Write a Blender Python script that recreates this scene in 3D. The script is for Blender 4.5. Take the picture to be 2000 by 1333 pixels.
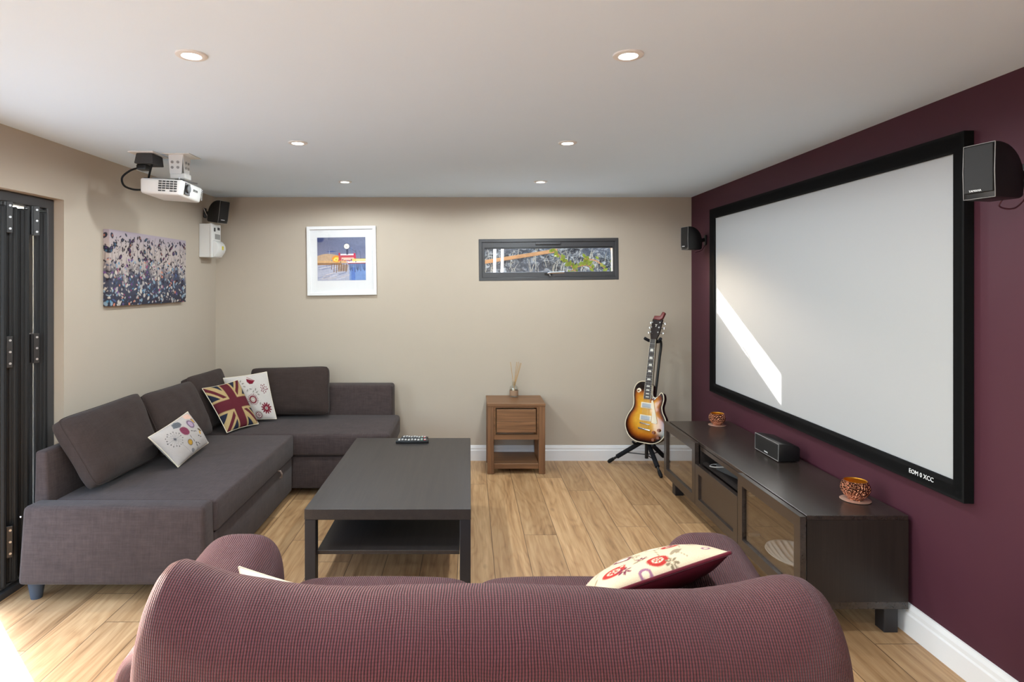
import bpy, bmesh, math, random
import numpy as np
from mathutils import Vector, Matrix, noise as mnoise
for o in list(bpy.data.objects): bpy.data.objects.remove(o)
SC = bpy.context.scene
COL = SC.collection
PI = math.pi
random.seed(7)
V = Vector

# ------------------------------------------------------------------ camera, light, exposure
F_PX = 1205.0
cam_d = bpy.data.cameras.new('camera'); cam = bpy.data.objects.new('camera', cam_d); COL.objects.link(cam)
cam_d.sensor_width = 36.0; cam_d.lens = F_PX / 2000 * 36.0
cam_d.shift_x = (1000 - 917) / 2000; cam_d.shift_y = -(666.5 - 556) / 2000
cam_d.clip_start = 0.02
cam.location = (0, 0, 1.48); cam.rotation_euler = (PI / 2, 0, 0)
SC.camera = cam

SUN_DIR = V((1.06, -1.0, -0.525)).normalized()
world = bpy.data.worlds.new('sky'); SC.world = world; world.use_nodes = True
wn = world.node_tree; wn.nodes.clear()
w_sky = wn.nodes.new('ShaderNodeTexSky'); w_sky.sky_type = 'NISHITA'; w_sky.sun_disc = False
w_sky.sun_elevation = math.radians(20); w_sky.sun_rotation = math.radians(-46)
w_sky.air_density = 1.0; w_sky.dust_density = 2.0; w_sky.ozone_density = 1.0
w_hs = wn.nodes.new('ShaderNodeHueSaturation'); w_hs.inputs['Saturation'].default_value = 0.9
w_bg = wn.nodes.new('ShaderNodeBackground'); w_bg.inputs['Strength'].default_value = 2.0
w_out = wn.nodes.new('ShaderNodeOutputWorld')
wn.links.new(w_sky.outputs[0], w_hs.inputs['Color']); wn.links.new(w_hs.outputs[0], w_bg.inputs['Color']); wn.links.new(w_bg.outputs[0], w_out.inputs['Surface'])

sun_d = bpy.data.lights.new('sun', 'SUN'); sun_d.energy = 20.0; sun_d.angle = math.radians(0.5); sun_d.color = (1.0, 0.96, 0.90)
sun = bpy.data.objects.new('sun', sun_d); COL.objects.link(sun)
sun.rotation_euler = SUN_DIR.to_track_quat('-Z', 'Y').to_euler(); sun.location = (-4, 9, 5)

# sky portal filling the open door (guides sampling of the daylight, gives no light of its own)
por_d = bpy.data.lights.new('door_portal', 'AREA'); por_d.shape = 'RECTANGLE'; por_d.size = 1.9; por_d.size_y = 1.75
por_d.cycles.is_portal = True
por = bpy.data.objects.new('door_portal', por_d); COL.objects.link(por)
por.location = (-2.27, 2.38, 0.96); por.rotation_euler = (0, -PI / 2, 0)

LAMP_W = 36.0                      # one ceiling downlight
SC.view_settings.view_transform = 'Standard'; SC.view_settings.look = 'None'
SC.view_settings.gamma = 1.0; SC.view_settings.use_curve_mapping = False
SC.view_settings.exposure = 0.22
SC.cycles.max_bounces = 10; SC.cycles.diffuse_bounces = 6; SC.cycles.glossy_bounces = 5
SC.cycles.transparent_max_bounces = 12; SC.cycles.sample_clamp_indirect = 6.0
SC.cycles.use_denoising = True
try: SC.cycles.denoiser = 'OPENIMAGEDENOISE'
except Exception: pass

# ------------------------------------------------------------------ helpers: objects
WM = {}                           # object -> world matrix of its mesh space
def link(o): COL.objects.link(o); return o
def props(o, label=None, cat=None, group=None, kind=None):
    if label: o['label'] = label
    if cat: o['category'] = cat
    if group: o['group'] = group
    if kind: o['kind'] = kind
    return o
def thing(name, label, cat, loc=(0, 0, 0), rot=(0, 0, 0), group=None, kind=None):
    o = link(bpy.data.objects.new(name, None)); o.empty_display_size = 0.05
    o.location = loc; o.rotation_euler = rot
    m = Matrix.Translation(V(loc)) @ o.rotation_euler.to_matrix().to_4x4()
    WM[o] = m
    return props(o, label, cat, group, kind)
def obj(name, bm, mat, parent=None, local=False, smooth=None, label=None):
    """one mesh object from a bmesh given in world coordinates (or in the parent's own, local=True)"""
    if parent is not None:
        if not local: bm.transform(WM[parent].inverted())
    me = bpy.data.meshes.new(name); bm.normal_update(); bm.to_mesh(me); bm.free()
    return meshobj(name, me, mat, parent, smooth, label)
def meshobj(name, me, mat, parent=None, smooth=None, label=None):
    o = link(bpy.data.objects.new(name, me))
    for m in (mat if isinstance(mat, (list, tuple)) else [mat]): me.materials.append(m)
    if parent is not None: o.parent = parent; WM[o] = WM[parent]
    else: WM[o] = Matrix.Identity(4)
    if smooth is True:
        for p in me.polygons: p.use_smooth = True
    elif smooth:
        for p in me.polygons: p.use_smooth = True
        try: me.set_sharp_from_angle(angle=math.radians(smooth))
        except Exception: pass
    if label: o['label'] = label
    return o
def struct(o): o['kind'] = 'structure'; return o
def copy_thing(root, loc, label, rotz=None):
    r = link(root.copy()); r.location = loc
    if rotz is not None: r.rotation_euler = (0, 0, rotz)
    r['label'] = label
    for ch in list(root.children):
        c = link(ch.copy()); c.parent = r
        for g in ch.children:
            d = link(g.copy()); d.parent = c
    return r

# ------------------------------------------------------------------ helpers: shapes
def B(): return bmesh.new()
def add(bm, vs, fs):
    bv = [bm.verts.new(v) for v in vs]; out = []
    for f in fs:
        try: out.append(bm.faces.new([bv[i] for i in f]))
        except ValueError: pass
    return bv, out
def box(bm, lo, hi, bev=0.0, seg=2):
    x0, y0, z0 = lo; x1, y1, z1 = hi
    vs = [(x0, y0, z0), (x1, y0, z0), (x1, y1, z0), (x0, y1, z0), (x0, y0, z1), (x1, y0, z1), (x1, y1, z1), (x0, y1, z1)]
    fs = [(0, 3, 2, 1), (4, 5, 6, 7), (0, 1, 5, 4), (1, 2, 6, 5), (2, 3, 7, 6), (3, 0, 4, 7)]
    return hexa(bm, vs, bev, seg, fs)
def hexa(bm, vs, bev=0.0, seg=2, fs=((0, 3, 2, 1), (4, 5, 6, 7), (0, 1, 5, 4), (1, 2, 6, 5), (2, 3, 7, 6), (3, 0, 4, 7))):
    t = bmesh.new(); add(t, vs, fs)
    if bev > 0: bmesh.ops.bevel(t, geom=list(t.edges), offset=bev, segments=seg, profile=0.5, affect='EDGES', clamp_overlap=True)
    merge(bm, t)
def merge(bm, t):
    m = {}
    for v in t.verts: m[v] = bm.verts.new(v.co)
    for f in t.faces:
        try: bm.faces.new([m[v] for v in f.verts])
        except ValueError: pass
    t.free()
def bx(lo, hi, bev=0.0, seg=2): bm = B(); box(bm, lo, hi, bev, seg); return bm
def frame_of(d):
    d = V(d).normalized(); up = V((0, 0, 1)) if abs(d.z) < 0.95 else V((1, 0, 0))
    a = d.cross(up).normalized(); b = a.cross(d).normalized(); return d, a, b
def cone(bm, p, q, r0, r1, n=20, caps=True):
    p, q = V(p), V(q); d, a, b = frame_of(q - p)
    vs = [p + (a * math.cos(2 * PI * i / n) + b * math.sin(2 * PI * i / n)) * r0 for i in range(n)]
    vs += [q + (a * math.cos(2 * PI * i / n) + b * math.sin(2 * PI * i / n)) * r1 for i in range(n)]
    fs = [(i, (i + 1) % n, n + (i + 1) % n, n + i) for i in range(n)]
    if caps: fs += [tuple(range(n))[::-1], tuple(range(n, 2 * n))]
    add(bm, vs, fs)
def cyl(bm, p, q, r, n=20): cone(bm, p, q, r, r, n)
def smooth_path(pts, k=6, closed=False):
    pts = [V(p) for p in pts]; out = []; n = len(pts)
    rng = range(n) if closed else range(n - 1)
    for i in rng:
        if closed: p0, p1, p2, p3 = pts[i - 1], pts[i], pts[(i + 1) % n], pts[(i + 2) % n]
        else: p0, p1, p2, p3 = pts[max(i - 1, 0)], pts[i], pts[i + 1], pts[min(i + 2, n - 1)]
        for j in range(k):
            t = j / k
            out.append(0.5 * ((2 * p1) + (p2 - p0) * t + (2 * p0 - 5 * p1 + 4 * p2 - p3) * t * t + (3 * p1 - p0 - 3 * p2 + p3) * t ** 3))
    if not closed: out.append(pts[-1])
    return out
def tube(bm, pts, r, n=10, closed=False):
    pts = [V(p) for p in pts]; m = len(pts); rings = []
    prev = None
    for i, p in enumerate(pts):
        if closed: d = pts[(i + 1) % m] - pts[i - 1]
        else: d = pts[min(i + 1, m - 1)] - pts[max(i - 1, 0)]
        d.normalize()
        if prev is None: _, a, b = frame_of(d)
        else:
            a = (prev - d * prev.dot(d)).normalized(); b = a.cross(d).normalized()
        prev = a
        rr = r[i] if isinstance(r, (list, tuple)) else r
        rings.append([bm.verts.new(p + (a * math.cos(2 * PI * k / n) + b * math.sin(2 * PI * k / n)) * rr) for k in range(n)])
    for i in range(m if closed else m - 1):
        A, C = rings[i], rings[(i + 1) % m]
        for k in range(n):
            try: bm.faces.new([A[k], A[(k + 1) % n], C[(k + 1) % n], C[k]])
            except ValueError: pass
    if not closed:
        bm.faces.new(rings[0][::-1]); bm.faces.new(rings[-1])
def lathe(bm, prof, c=(0, 0, 0), n=40):
    c = V(c); rings = []
    for r, z in prof:
        if r < 1e-6: rings.append([bm.verts.new(c + V((0, 0, z)))])
        else: rings.append([bm.verts.new(c + V((r * math.cos(2 * PI * k / n), r * math.sin(2 * PI * k / n), z))) for k in range(n)])
    for A, C in zip(rings, rings[1:]):
        for k in range(n):
            f = [A[k % len(A)], A[(k + 1) % len(A)], C[(k + 1) % len(C)], C[k % len(C)]]
            f = [v for i, v in enumerate(f) if v not in f[:i]]
            if len(f) > 2:
                try: bm.faces.new(f)
                except ValueError: pass
def prism(bm, poly, o, ax, ay, az, bev=0.0, seg=2):
    """polygon in (ax, ay) at origin o, extruded along az (a vector with its length)"""
    o, ax, ay, az = V(o), V(ax), V(ay), V(az); n = len(poly); t = bmesh.new()
    vs = [o + ax * p[0] + ay * p[1] for p in poly]; vs += [v + az for v in vs]
    fs = [tuple(range(n))[::-1], tuple(range(n, 2 * n))] + [(i, (i + 1) % n, n + (i + 1) % n, n + i) for i in range(n)]
    add(t, vs, fs); bmesh.ops.recalc_face_normals(t, faces=t.faces)
    if bev > 0:
        es = [e for e in t.edges if len(e.link_faces) == 2 and e.calc_face_angle(0) > 0.6]
        bmesh.ops.bevel(t, geom=es, offset=bev, segments=seg, profile=0.5, affect='EDGES', clamp_overlap=True)
    merge(bm, t)
def ring(bm, o, ax, ay, az, outer, inner, depth, bev=0.0, inner_back=None):
    """a rectangular ring (frame): outer/inner = (u0,v0,u1,v1) in axes ax, ay; from o to o+az*depth; inner_back = hole size at the far side"""
    o, ax, ay, az = V(o), V(ax), V(ay), V(az)
    def q(r): return [(r[0], r[1]), (r[2], r[1]), (r[2], r[3]), (r[0], r[3])]
    ib = inner_back or inner
    vs = [o + ax * u + ay * v for u, v in q(outer)] + [o + ax * u + ay * v for u, v in q(inner)]
    vs += [o + ax * u + ay * v + az * depth for u, v in q(outer)] + [o + ax * u + ay * v + az * depth for u, v in q(ib)]
    fs = []
    for i in range(4):
        j = (i + 1) % 4
        fs += [(i, j, 4 + j, 4 + i), (8 + i, 12 + i, 12 + j, 8 + j), (i, 8 + i, 8 + j, j), (4 + i, 4 + j, 12 + j, 12 + i)]
    t = bmesh.new(); add(t, vs, fs); bmesh.ops.recalc_face_normals(t, faces=t.faces)
    if bev > 0:
        es = [e for e in t.edges if len(e.link_faces) == 2 and e.calc_face_angle(0) > 0.5]
        bmesh.ops.bevel(t, geom=es, offset=bev, segments=2, profile=0.5, affect='EDGES', clamp_overlap=True)
    merge(bm, t)
def gridmesh(name, P, mat, parent=None, uv=None, col=None, wrap_u=False, wrap_v=False, local=False, smooth=True, cap_v=False, flip=False):
    """P: (nv, nu, 3) array"""
    P = np.asarray(P, float); nv, nu = P.shape[:2]
    if parent is not None and not local:
        M = np.array(WM[parent].inverted()); P = P @ M[:3, :3].T + M[:3, 3]
    ju = np.arange(nu if wrap_u else nu - 1); jv = np.arange(nv if wrap_v else nv - 1)
    U, W = np.meshgrid(ju, jv); U2 = (U + 1) % nu; W2 = (W + 1) % nv
    F = np.stack([W * nu + U, W * nu + U2, W2 * nu + U2, W2 * nu + U], -1).reshape(-1, 4)
    if flip: F = F[:, ::-1]
    faces = F.tolist()
    if cap_v:
        faces.append([int(k) for k in range(nu)][::-1]); faces.append([int((nv - 1) * nu + k) for k in range(nu)])
    me = bpy.data.meshes.new(name); me.from_pydata(P.reshape(-1, 3).tolist(), [], faces); me.update()
    if uv is not None:
        lay = me.uv_layers.new(name='UVMap'); L = np.zeros(len(me.loops), int); me.loops.foreach_get('vertex_index', L)
        lay.data.foreach_set('uv', np.asarray(uv, float).reshape(-1, 2)[L].ravel())
    if col is not None: setcol(me, np.asarray(col).reshape(-1, 3))
    return meshobj(name, me, mat, parent, True if smooth else None)
def setcol(me, c):
    a = me.color_attributes.new('Col', 'FLOAT_COLOR', 'POINT')
    a.data.foreach_set('color', np.concatenate([c, np.ones((len(c), 1))], 1).astype(np.float32).ravel())
def text(name, s, size, loc, right, up, mat, parent=None, ext=0.0006, align='CENTER'):
    cu = bpy.data.curves.new(name, 'FONT'); cu.body = s; cu.size = size; cu.extrude = ext; cu.align_x = align; cu.align_y = 'CENTER'; cu.resolution_u = 2
    t = bpy.data.objects.new(name + '_tmp', cu); COL.objects.link(t)
    me = bpy.data.meshes.new_from_object(t.evaluated_get(bpy.context.evaluated_depsgraph_get()))
    bpy.data.objects.remove(t)
    r, u = V(right).normalized(), V(up).normalized(); n = r.cross(u)
    M = Matrix((r, u, n)).transposed().to_4x4(); M.translation = V(loc)
    if parent is not None: M = WM[parent].inverted() @ M
    me.transform(M); me.materials.clear()
    return meshobj(name, me, mat, parent)

# ------------------------------------------------------------------ helpers: materials
def lin(r, g, b):
    f = lambda c: (c / 255) / 12.92 if c / 255 <= 0.04045 else ((c / 255 + 0.055) / 1.055) ** 2.4
    return (f(r), f(g), f(b))
class NT:
    def __init__(s, name):
        s.m = bpy.data.materials.new(name); s.m.use_nodes = True; s.t = s.m.node_tree; s.t.nodes.clear()
        s.out = s.t.nodes.new('ShaderNodeOutputMaterial')
    def n(s, kind, **kw):
        d = s.t.nodes.new('ShaderNode' + kind)
        for k, v in kw.items(): setattr(d, k, v)
        return d
    def put(s, sock, v):
        if hasattr(v, 'is_output'): s.t.links.new(v, sock)
        elif v is not None:
            if isinstance(v, (tuple, list, Vector)) and len(v) == 3 and sock.type == 'RGBA': v = (*v, 1)
            sock.default_value = v
    def math(s, op, a, b=None, c=None, clamp=False):
        d = s.n('Math', operation=op); d.use_clamp = clamp
        s.put(d.inputs[0], a)
        if b is not None: s.put(d.inputs[1], b)
        if c is not None: s.put(d.inputs[2], c)
        return d.outputs[0]
    def co(s, which='Object'): return s.n('TexCoord').outputs[which]
    def scale(s, v, sc, loc=(0, 0, 0), rot=(0, 0, 0)):
        d = s.n('Mapping'); s.put(d.inputs['Vector'], v); d.inputs['Scale'].default_value = sc; d.inputs['Location'].default_value = loc; d.inputs['Rotation'].default_value = rot
        return d.outputs[0]
    def noise(s, v, sc=5.0, det=3.0, rough=0.55, dist=0.0, out='Fac'):
        d = s.n('TexNoise'); s.put(d.inputs['Vector'], v); d.inputs['Scale'].default_value = sc; d.inputs['Detail'].default_value = det; d.inputs['Roughness'].default_value = rough; d.inputs['Distortion'].default_value = dist
        return d.outputs[out]
    def sep(s, v): d = s.n('SeparateXYZ'); s.put(d.inputs[0], v); return d.outputs
    def comb(s, x, y, z): d = s.n('CombineXYZ'); s.put(d.inputs[0], x); s.put(d.inputs[1], y); s.put(d.inputs[2], z); return d.outputs[0]
    def white(s, v): d = s.n('TexWhiteNoise', noise_dimensions='3D'); s.put(d.inputs['Vector'], v); return d.outputs['Value']
    def ramp(s, f, stops, interp='LINEAR'):
        d = s.n('ValToRGB'); s.put(d.inputs[0], f); r = d.color_ramp; r.interpolation = interp
        while len(r.elements) < len(stops): r.elements.new(0.5)
        for e, (p, c) in zip(r.elements, stops): e.position = p; e.color = (*c, 1)
        return d.outputs[0]
    def mix(s, f, a, b, mode='MIX'):
        d = s.n('Mix', data_type='RGBA', blend_type=mode); s.put(d.inputs[0], f); s.put(d.inputs[6], a); s.put(d.inputs[7], b)
        return d.outputs[2]
    def mapr(s, f, a, b, c, e): d = s.n('MapRange'); s.put(d.inputs[0], f); [s.put(d.inputs[i + 1], x) for i, x in enumerate((a, b, c, e))]; return d.outputs[0]
    def bump(s, h, strength=0.3, dist=0.01):
        d = s.n('Bump'); s.put(d.inputs['Height'], h); d.inputs['Strength'].default_value = strength; d.inputs['Distance'].default_value = dist
        return d.outputs[0]
    def bsdf(s, col, rough=0.5, spec=0.5, metal=0.0, normal=None, sheen=0.0, coat=0.0, **kw):
        d = s.n('BsdfPrincipled'); s.put(d.inputs['Base Color'], col); s.put(d.inputs['Roughness'], rough); s.put(d.inputs['Specular IOR Level'], spec); s.put(d.inputs['Metallic'], metal)
        if normal is not None: s.put(d.inputs['Normal'], normal)
        d.inputs['Sheen Weight'].default_value = sheen; d.inputs['Coat Weight'].default_value = coat
        for k, v in kw.items(): s.put(d.inputs[k.replace('_', ' ')], v)
        s.t.links.new(d.outputs[0], s.out.inputs[0]); return s.m
def plain(name, rgb, rough=0.5, spec=0.5, metal=0.0, var=0.05, sc=40.0, bump=0.0, coat=0.0, sheen=0.0):
    """plain painted / plastic / metal surface with slight procedural variation"""
    t = NT(name); c = lin(*rgb); v = t.co(); nz = t.noise(v, sc, 3)
    col = t.mix(nz, tuple(x * (1 - var) for x in c), tuple(min(1, x * (1 + var)) for x in c))
    nrm = t.bump(nz, bump, 0.002) if bump else None
    return t.bsdf(col, rough, spec, metal, nrm, sheen=sheen, coat=coat)
def painted(name, rough=0.8, spec=0.2, weave=350.0, bump=0.12, sheen=0.0):
    """colour comes from the mesh's own printed pattern"""
    t = NT(name); a = t.n('Attribute'); a.attribute_name = 'Col'
    v = t.co(); n1 = t.noise(v, weave, 2)
    c = t.mix(t.mapr(n1, 0.3, 0.7, 0.0, 1.0), t.mix(1.0, a.outputs['Color'], (0.86, 0.86, 0.86), 'MULTIPLY'), a.outputs['Color'])
    return t.bsdf(c, rough, spec, 0.0, t.bump(n1, bump, 0.002), sheen=sheen)
def linen(name, rgb, dark=0.72, light=1.2, bump=0.25):
    t = NT(name); v = t.co(); c = lin(*rgb)
    a = t.noise(t.scale(v, (28, 28, 420)), 1.0, 2); b = t.noise(t.scale(v, (420, 28, 28)), 1.0, 2); d = t.noise(t.scale(v, (28, 420, 28)), 1.0, 2)
    s = t.math('DIVIDE', t.math('ADD', t.math('ADD', a, b), d), 3.0)
    a2 = t.noise(t.scale(v, (9, 9, 150)), 1.0, 2); b2 = t.noise(t.scale(v, (150, 9, 9)), 1.0, 2); d2 = t.noise(t.scale(v, (9, 150, 9)), 1.0, 2)
    s2 = t.math('DIVIDE', t.math('ADD', t.math('ADD', a2, b2), d2), 3.0)
    s = t.math('ADD', t.math('MULTIPLY', s, 0.5), t.math('MULTIPLY', s2, 0.5))
    s = t.mapr(s, 0.41, 0.59, 0.0, 1.0)
    col = t.mix(s, tuple(x * dark for x in c), tuple(x * light for x in c))
    big = t.noise(v, 3.0, 2)
    col = t.mix(t.mapr(big, 0.3, 0.7, 0.0, 0.25), col, tuple(x * 0.8 for x in c))
    return t.bsdf(col, 0.9, 0.15, 0.0, t.bump(s, bump, 0.002), sheen=0.08)
def waffle(name, rgb):
    t = NT(name); uv = t.sep(t.co('UV')); c = lin(*rgb)
    wob = t.math('MULTIPLY', t.math('SUBTRACT', t.noise(t.co('UV'), 5.0, 2), 0.5), 0.02)
    u = t.math('ADD', uv[0], wob); w = t.math('ADD', uv[1], wob)
    ru = t.math('ABSOLUTE', t.math('SINE', t.math('MULTIPLY', u, PI / 0.0066)))
    rv = t.math('ABSOLUTE', t.math('SINE', t.math('MULTIPLY', w, PI / 0.0066)))
    hu = t.math('POWER', ru, 0.9); hv = t.math('POWER', rv, 0.6)
    h = t.math('MULTIPLY', hu, t.mapr(hv, 0.0, 1.0, 0.62, 1.0))
    fz = t.noise(t.co(), 260.0, 2)
    h2 = t.math('ADD', h, t.math('MULTIPLY', fz, 0.12))
    big = t.noise(t.co(), 4.0, 2)
    thread = t.mix(big, tuple(x * 0.92 for x in c), tuple(x * 1.1 for x in c))
    col = t.mix(t.mapr(h, 0.25, 0.9, 0.0, 1.0), tuple(x * 0.20 for x in c), thread)  # shade in the grooves between ribs is put into the colour
    return t.bsdf(col, 0.85, 0.2, 0.0, t.bump(h2, 0.9, 0.004), sheen=0.12)
def wood(name, dark, light, axis=1, sc=1.0, rough=0.45, spec=0.4, bump=0.08, ring=1.0, coat=0.0):
    """straight grained timber, grain running along the given axis"""
    t = NT(name); v = t.co(); s = [34.0, 34.0, 34.0]; s[axis] = 1.6
    g = t.noise(t.scale(v, tuple(x * sc for x in s)), 1.0, 5, 0.6, 0.6)
    s2 = [190.0, 190.0, 190.0]; s2[axis] = 4.0
    f = t.noise(t.scale(v, tuple(x * sc for x in s2)), 1.0, 3)
    k = t.math('ADD', t.math('MULTIPLY', g, 0.7 * ring), t.math('MULTIPLY', f, 0.45))
    col = t.ramp(k, [(0.30, lin(*dark)), (0.75, lin(*light))])
    return t.bsdf(col, rough, spec, 0.0, t.bump(f, bump, 0.001), coat=coat)
def glass(name, tint=(1, 1, 1), fac=1.0, rough=0.0, lo=0.04):
    """a thin pane: clear transmission plus a Fresnel reflection"""
    t = NT(name); tr = t.n('BsdfTransparent'); tr.inputs[0].default_value = (*tint, 1)
    gl = t.n('BsdfGlossy'); gl.inputs['Roughness'].default_value = rough; gl.inputs[0].default_value = (1, 1, 1, 1)
    ge = t.n('NewGeometry'); dt = t.n('VectorMath', operation='DOT_PRODUCT'); t.put(dt.inputs[0], ge.outputs['Normal']); t.put(dt.inputs[1], ge.outputs['Incoming'])
    sch = t.math('MULTIPLY_ADD', t.math('POWER', t.math('SUBTRACT', 1.0, t.math('ABSOLUTE', dt.outputs['Value'])), 5.0), 1 - lo, lo)
    mx = t.n('MixShader'); t.put(mx.inputs[0], t.math('MULTIPLY', sch, fac, clamp=True))
    t.t.links.new(tr.outputs[0], mx.inputs[1]); t.t.links.new(gl.outputs[0], mx.inputs[2]); t.t.links.new(mx.outputs[0], t.out.inputs[0])
    return t.m
def glow(name, rgb, strength):
    t = NT(name); e = t.n('Emission'); e.inputs[0].default_value = (*rgb, 1); e.inputs[1].default_value = strength
    t.t.links.new(e.outputs[0], t.out.inputs[0]); return t.m

# ------------------------------------------------------------------ helpers: printed patterns and pillows
class Paint:
    def __init__(s, u, v, base):
        s.u, s.v = u, v; s.c = np.ones(u.shape + (3,)) * np.array(lin(*base))
    def put(s, m, rgb, a=1.0):
        m = np.clip(m, 0, 1)[..., None] * a; s.c = s.c * (1 - m) + np.array(lin(*rgb)) * m
    def ell(s, cx, cy, rx, ry, rgb, rot=0.0, a=1.0, soft=0.12):
        x, y = s.u - cx, s.v - cy; cr, sr = math.cos(rot), math.sin(rot)
        d = np.hypot((x * cr + y * sr) / rx, (-x * sr + y * cr) / ry); s.put((1 - d) / soft + 0.5, rgb, a)
    def ringe(s, cx, cy, rx, ry, w, rgb, rot=0.0):
        x, y = s.u - cx, s.v - cy; cr, sr = math.cos(rot), math.sin(rot)
        d = np.hypot((x * cr + y * sr) / rx, (-x * sr + y * cr) / ry); s.put((w - np.abs(d - 1)) / 0.06 + 0.5, rgb)
    def line(s, x0, y0, x1, y1, w, rgb, a=1.0):
        dx, dy = x1 - x0, y1 - y0; L = dx * dx + dy * dy + 1e-12
        t = np.clip(((s.u - x0) * dx + (s.v - y0) * dy) / L, 0, 1)
        d = np.hypot(s.u - x0 - t * dx, s.v - y0 - t * dy); s.put((w / 2 - d) / 0.004 + 0.5, rgb, a)
    def rect(s, x0, y0, x1, y1, rgb, a=1.0):
        e = 0.003; m = np.minimum(np.minimum(s.u - x0, x1 - s.u), np.minimum(s.v - y0, y1 - s.v)); s.put(m / e + 0.5, rgb, a)
    def poly(s, pts, rgb, a=1.0):
        m = np.full(s.u.shape, 1e9); n = len(pts)
        area = sum(pts[i][0] * pts[(i + 1) % n][1] - pts[(i + 1) % n][0] * pts[i][1] for i in range(n)); sg = 1 if area > 0 else -1
        for i in range(n):
            (x0, y0), (x1, y1) = pts[i], pts[(i + 1) % n]; L = math.hypot(x1 - x0, y1 - y0)
            m = np.minimum(m, sg * ((x1 - x0) * (s.v - y0) - (y1 - y0) * (s.u - x0)) / L)
        s.put(m / 0.005 + 0.5, rgb, a)
    def petals(s, cx, cy, r0, r1, n, w, rgb, ph=0.0):
        for k in range(n):
            a = ph + 2 * PI * k / n; m = (r0 + r1) / 2
            s.ell(cx + m * math.cos(a), cy + m * math.sin(a), (r1 - r0) / 2, w, rgb, a, soft=0.25)
def pillow(name, quad, mat, th=0.12, border=0.0, n=60, p=2.4, pinch=0.05, paint=None, back=(90, 80, 78), parent=None, wrinkle=0.004, seed=0.0, bias=0.0):
    """a stuffed cushion between four corners (bottom left, bottom right, top right, top left)"""
    bl, br, tr, tl = [np.array(q, float) for q in quad]
    s = (1 - np.cos(np.linspace(0, PI, n))) / 2 * 0.45 + np.linspace(0, 1, n) * 0.55
    U, W = np.meshgrid(s, s)
    a, b = 2 * U - 1, 2 * W - 1
    u2 = 0.5 + 0.5 * a * (1 - pinch * (1 - b * b) * np.abs(a) ** 1.5); v2 = 0.5 + 0.5 * b * (1 - pinch * (1 - a * a) * np.abs(b) ** 1.5)
    if border > 0:                       # softly rounded corners
        k = 1 - 0.055 * np.abs(a * b) ** 7; u2 = 0.5 + (u2 - 0.5) * k; v2 = 0.5 + (v2 - 0.5) * k
    P = ((1 - u2) * (1 - v2))[..., None] * bl + (u2 * (1 - v2))[..., None] * br + (u2 * v2)[..., None] * tr + ((1 - u2) * v2)[..., None] * tl
    nrm = np.cross(br - bl, tl - bl); nrm /= np.linalg.norm(nrm)
    prof = (np.clip(1 - np.abs(a) ** p, 0, 1) * np.clip(1 - np.abs(b) ** p, 0, 1)) ** (0.5 if border == 0 else 0.6)
    wr = np.array([[mnoise.noise(V((x * 3.1 + seed, y * 3.1, seed * 1.7))) + 0.5 * mnoise.noise(V((x * 8 + seed, y * 7, seed))) for x in s] for y in s])
    edge = np.clip(prof * 1.3, 0.25, 1)
    front = P + nrm * ((border + (th / 2 - border) * prof + wrinkle * wr * edge) + bias * prof)[..., None]
    backs = P - nrm * ((border + (th / 2 - border) * prof + wrinkle * wr * edge) - bias * prof)[..., None]
    m = n * n
    verts = np.concatenate([front.reshape(-1, 3), backs.reshape(-1, 3)])
    if parent is not None:
        M = np.array(WM[parent].inverted()); verts = verts @ M[:3, :3].T + M[:3, 3]
    idx = np.arange(m).reshape(n, n)
    q = np.stack([idx[:-1, :-1], idx[:-1, 1:], idx[1:, 1:], idx[1:, :-1]], -1).reshape(-1, 4)
    loop = np.concatenate([idx[0, :-1], idx[:-1, -1], idx[-1, :0:-1], idx[:0:-1, 0]])
    nx = np.roll(loop, -1)
    side = np.stack([loop, loop + m, nx + m, nx], -1)
    faces = q.tolist() + (q[:, ::-1] + m).tolist() + side.tolist()
    me = bpy.data.meshes.new(name); me.from_pydata(verts.tolist(), [], faces)
    if paint is not None:
        pc = Paint(U, W, (255, 255, 255)); paint(pc)
        bk = np.ones((m, 3)) * np.array(lin(*back)); setcol(me, np.concatenate([pc.c.reshape(-1, 3), bk]))
    bm = bmesh.new(); bm.from_mesh(me)
    if border == 0: bmesh.ops.remove_doubles(bm, verts=bm.verts, dist=1e-5)
    bm.to_mesh(me); bm.free(); me.validate()
    o = meshobj(name, me, mat, parent, 50 if border else True)
    edgeP = [V(P.reshape(-1, 3)[k]) for k in loop[::2]]
    return o, edgeP
def superp(x, e): return math.copysign(abs(x) ** e, x)

# ------------------------------------------------------------------ materials
M = {}
M['beige'] = plain('beige_wall_paint', (182, 170, 154), 0.75, 0.25, var=0.02, sc=6, bump=0.03)
M['white_ceiling'] = plain('white_ceiling_paint', (220, 236, 249), 0.8, 0.2, var=0.008, sc=5)
M['plum'] = plain('plum_wall_paint', (70, 33, 45), 0.6, 0.3, var=0.03, sc=8, bump=0.03)
M['gloss_white'] = plain('white_gloss_trim', (226, 225, 224), 0.3, 0.45, var=0.01)
M['anthracite'] = plain('anthracite_aluminium', (58, 58, 60), 0.38, 0.5, var=0.04)
M['black_leaf'] = plain('black_aluminium', (25, 26, 27), 0.5, 0.3, var=0.0)
M['black_plastic'] = plain('black_plastic', (19, 19, 20), 0.38, 0.5, var=0.1, sc=200)
M['black_cloth'] = plain('black_velvet_frame', (15, 15, 16), 0.85, 0.15, var=0.15, sc=300)
M['grille'] = plain('dark_grey_grille', (25, 24, 24), 0.6, 0.35, var=0.25, sc=900, bump=0.3)
M['chrome'] = plain('chrome', (205, 205, 205), 0.15, 0.5, 1.0, var=0.03)
M['steel'] = plain('satin_steel', (170, 170, 172), 0.35, 0.5, 1.0, var=0.05)
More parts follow.
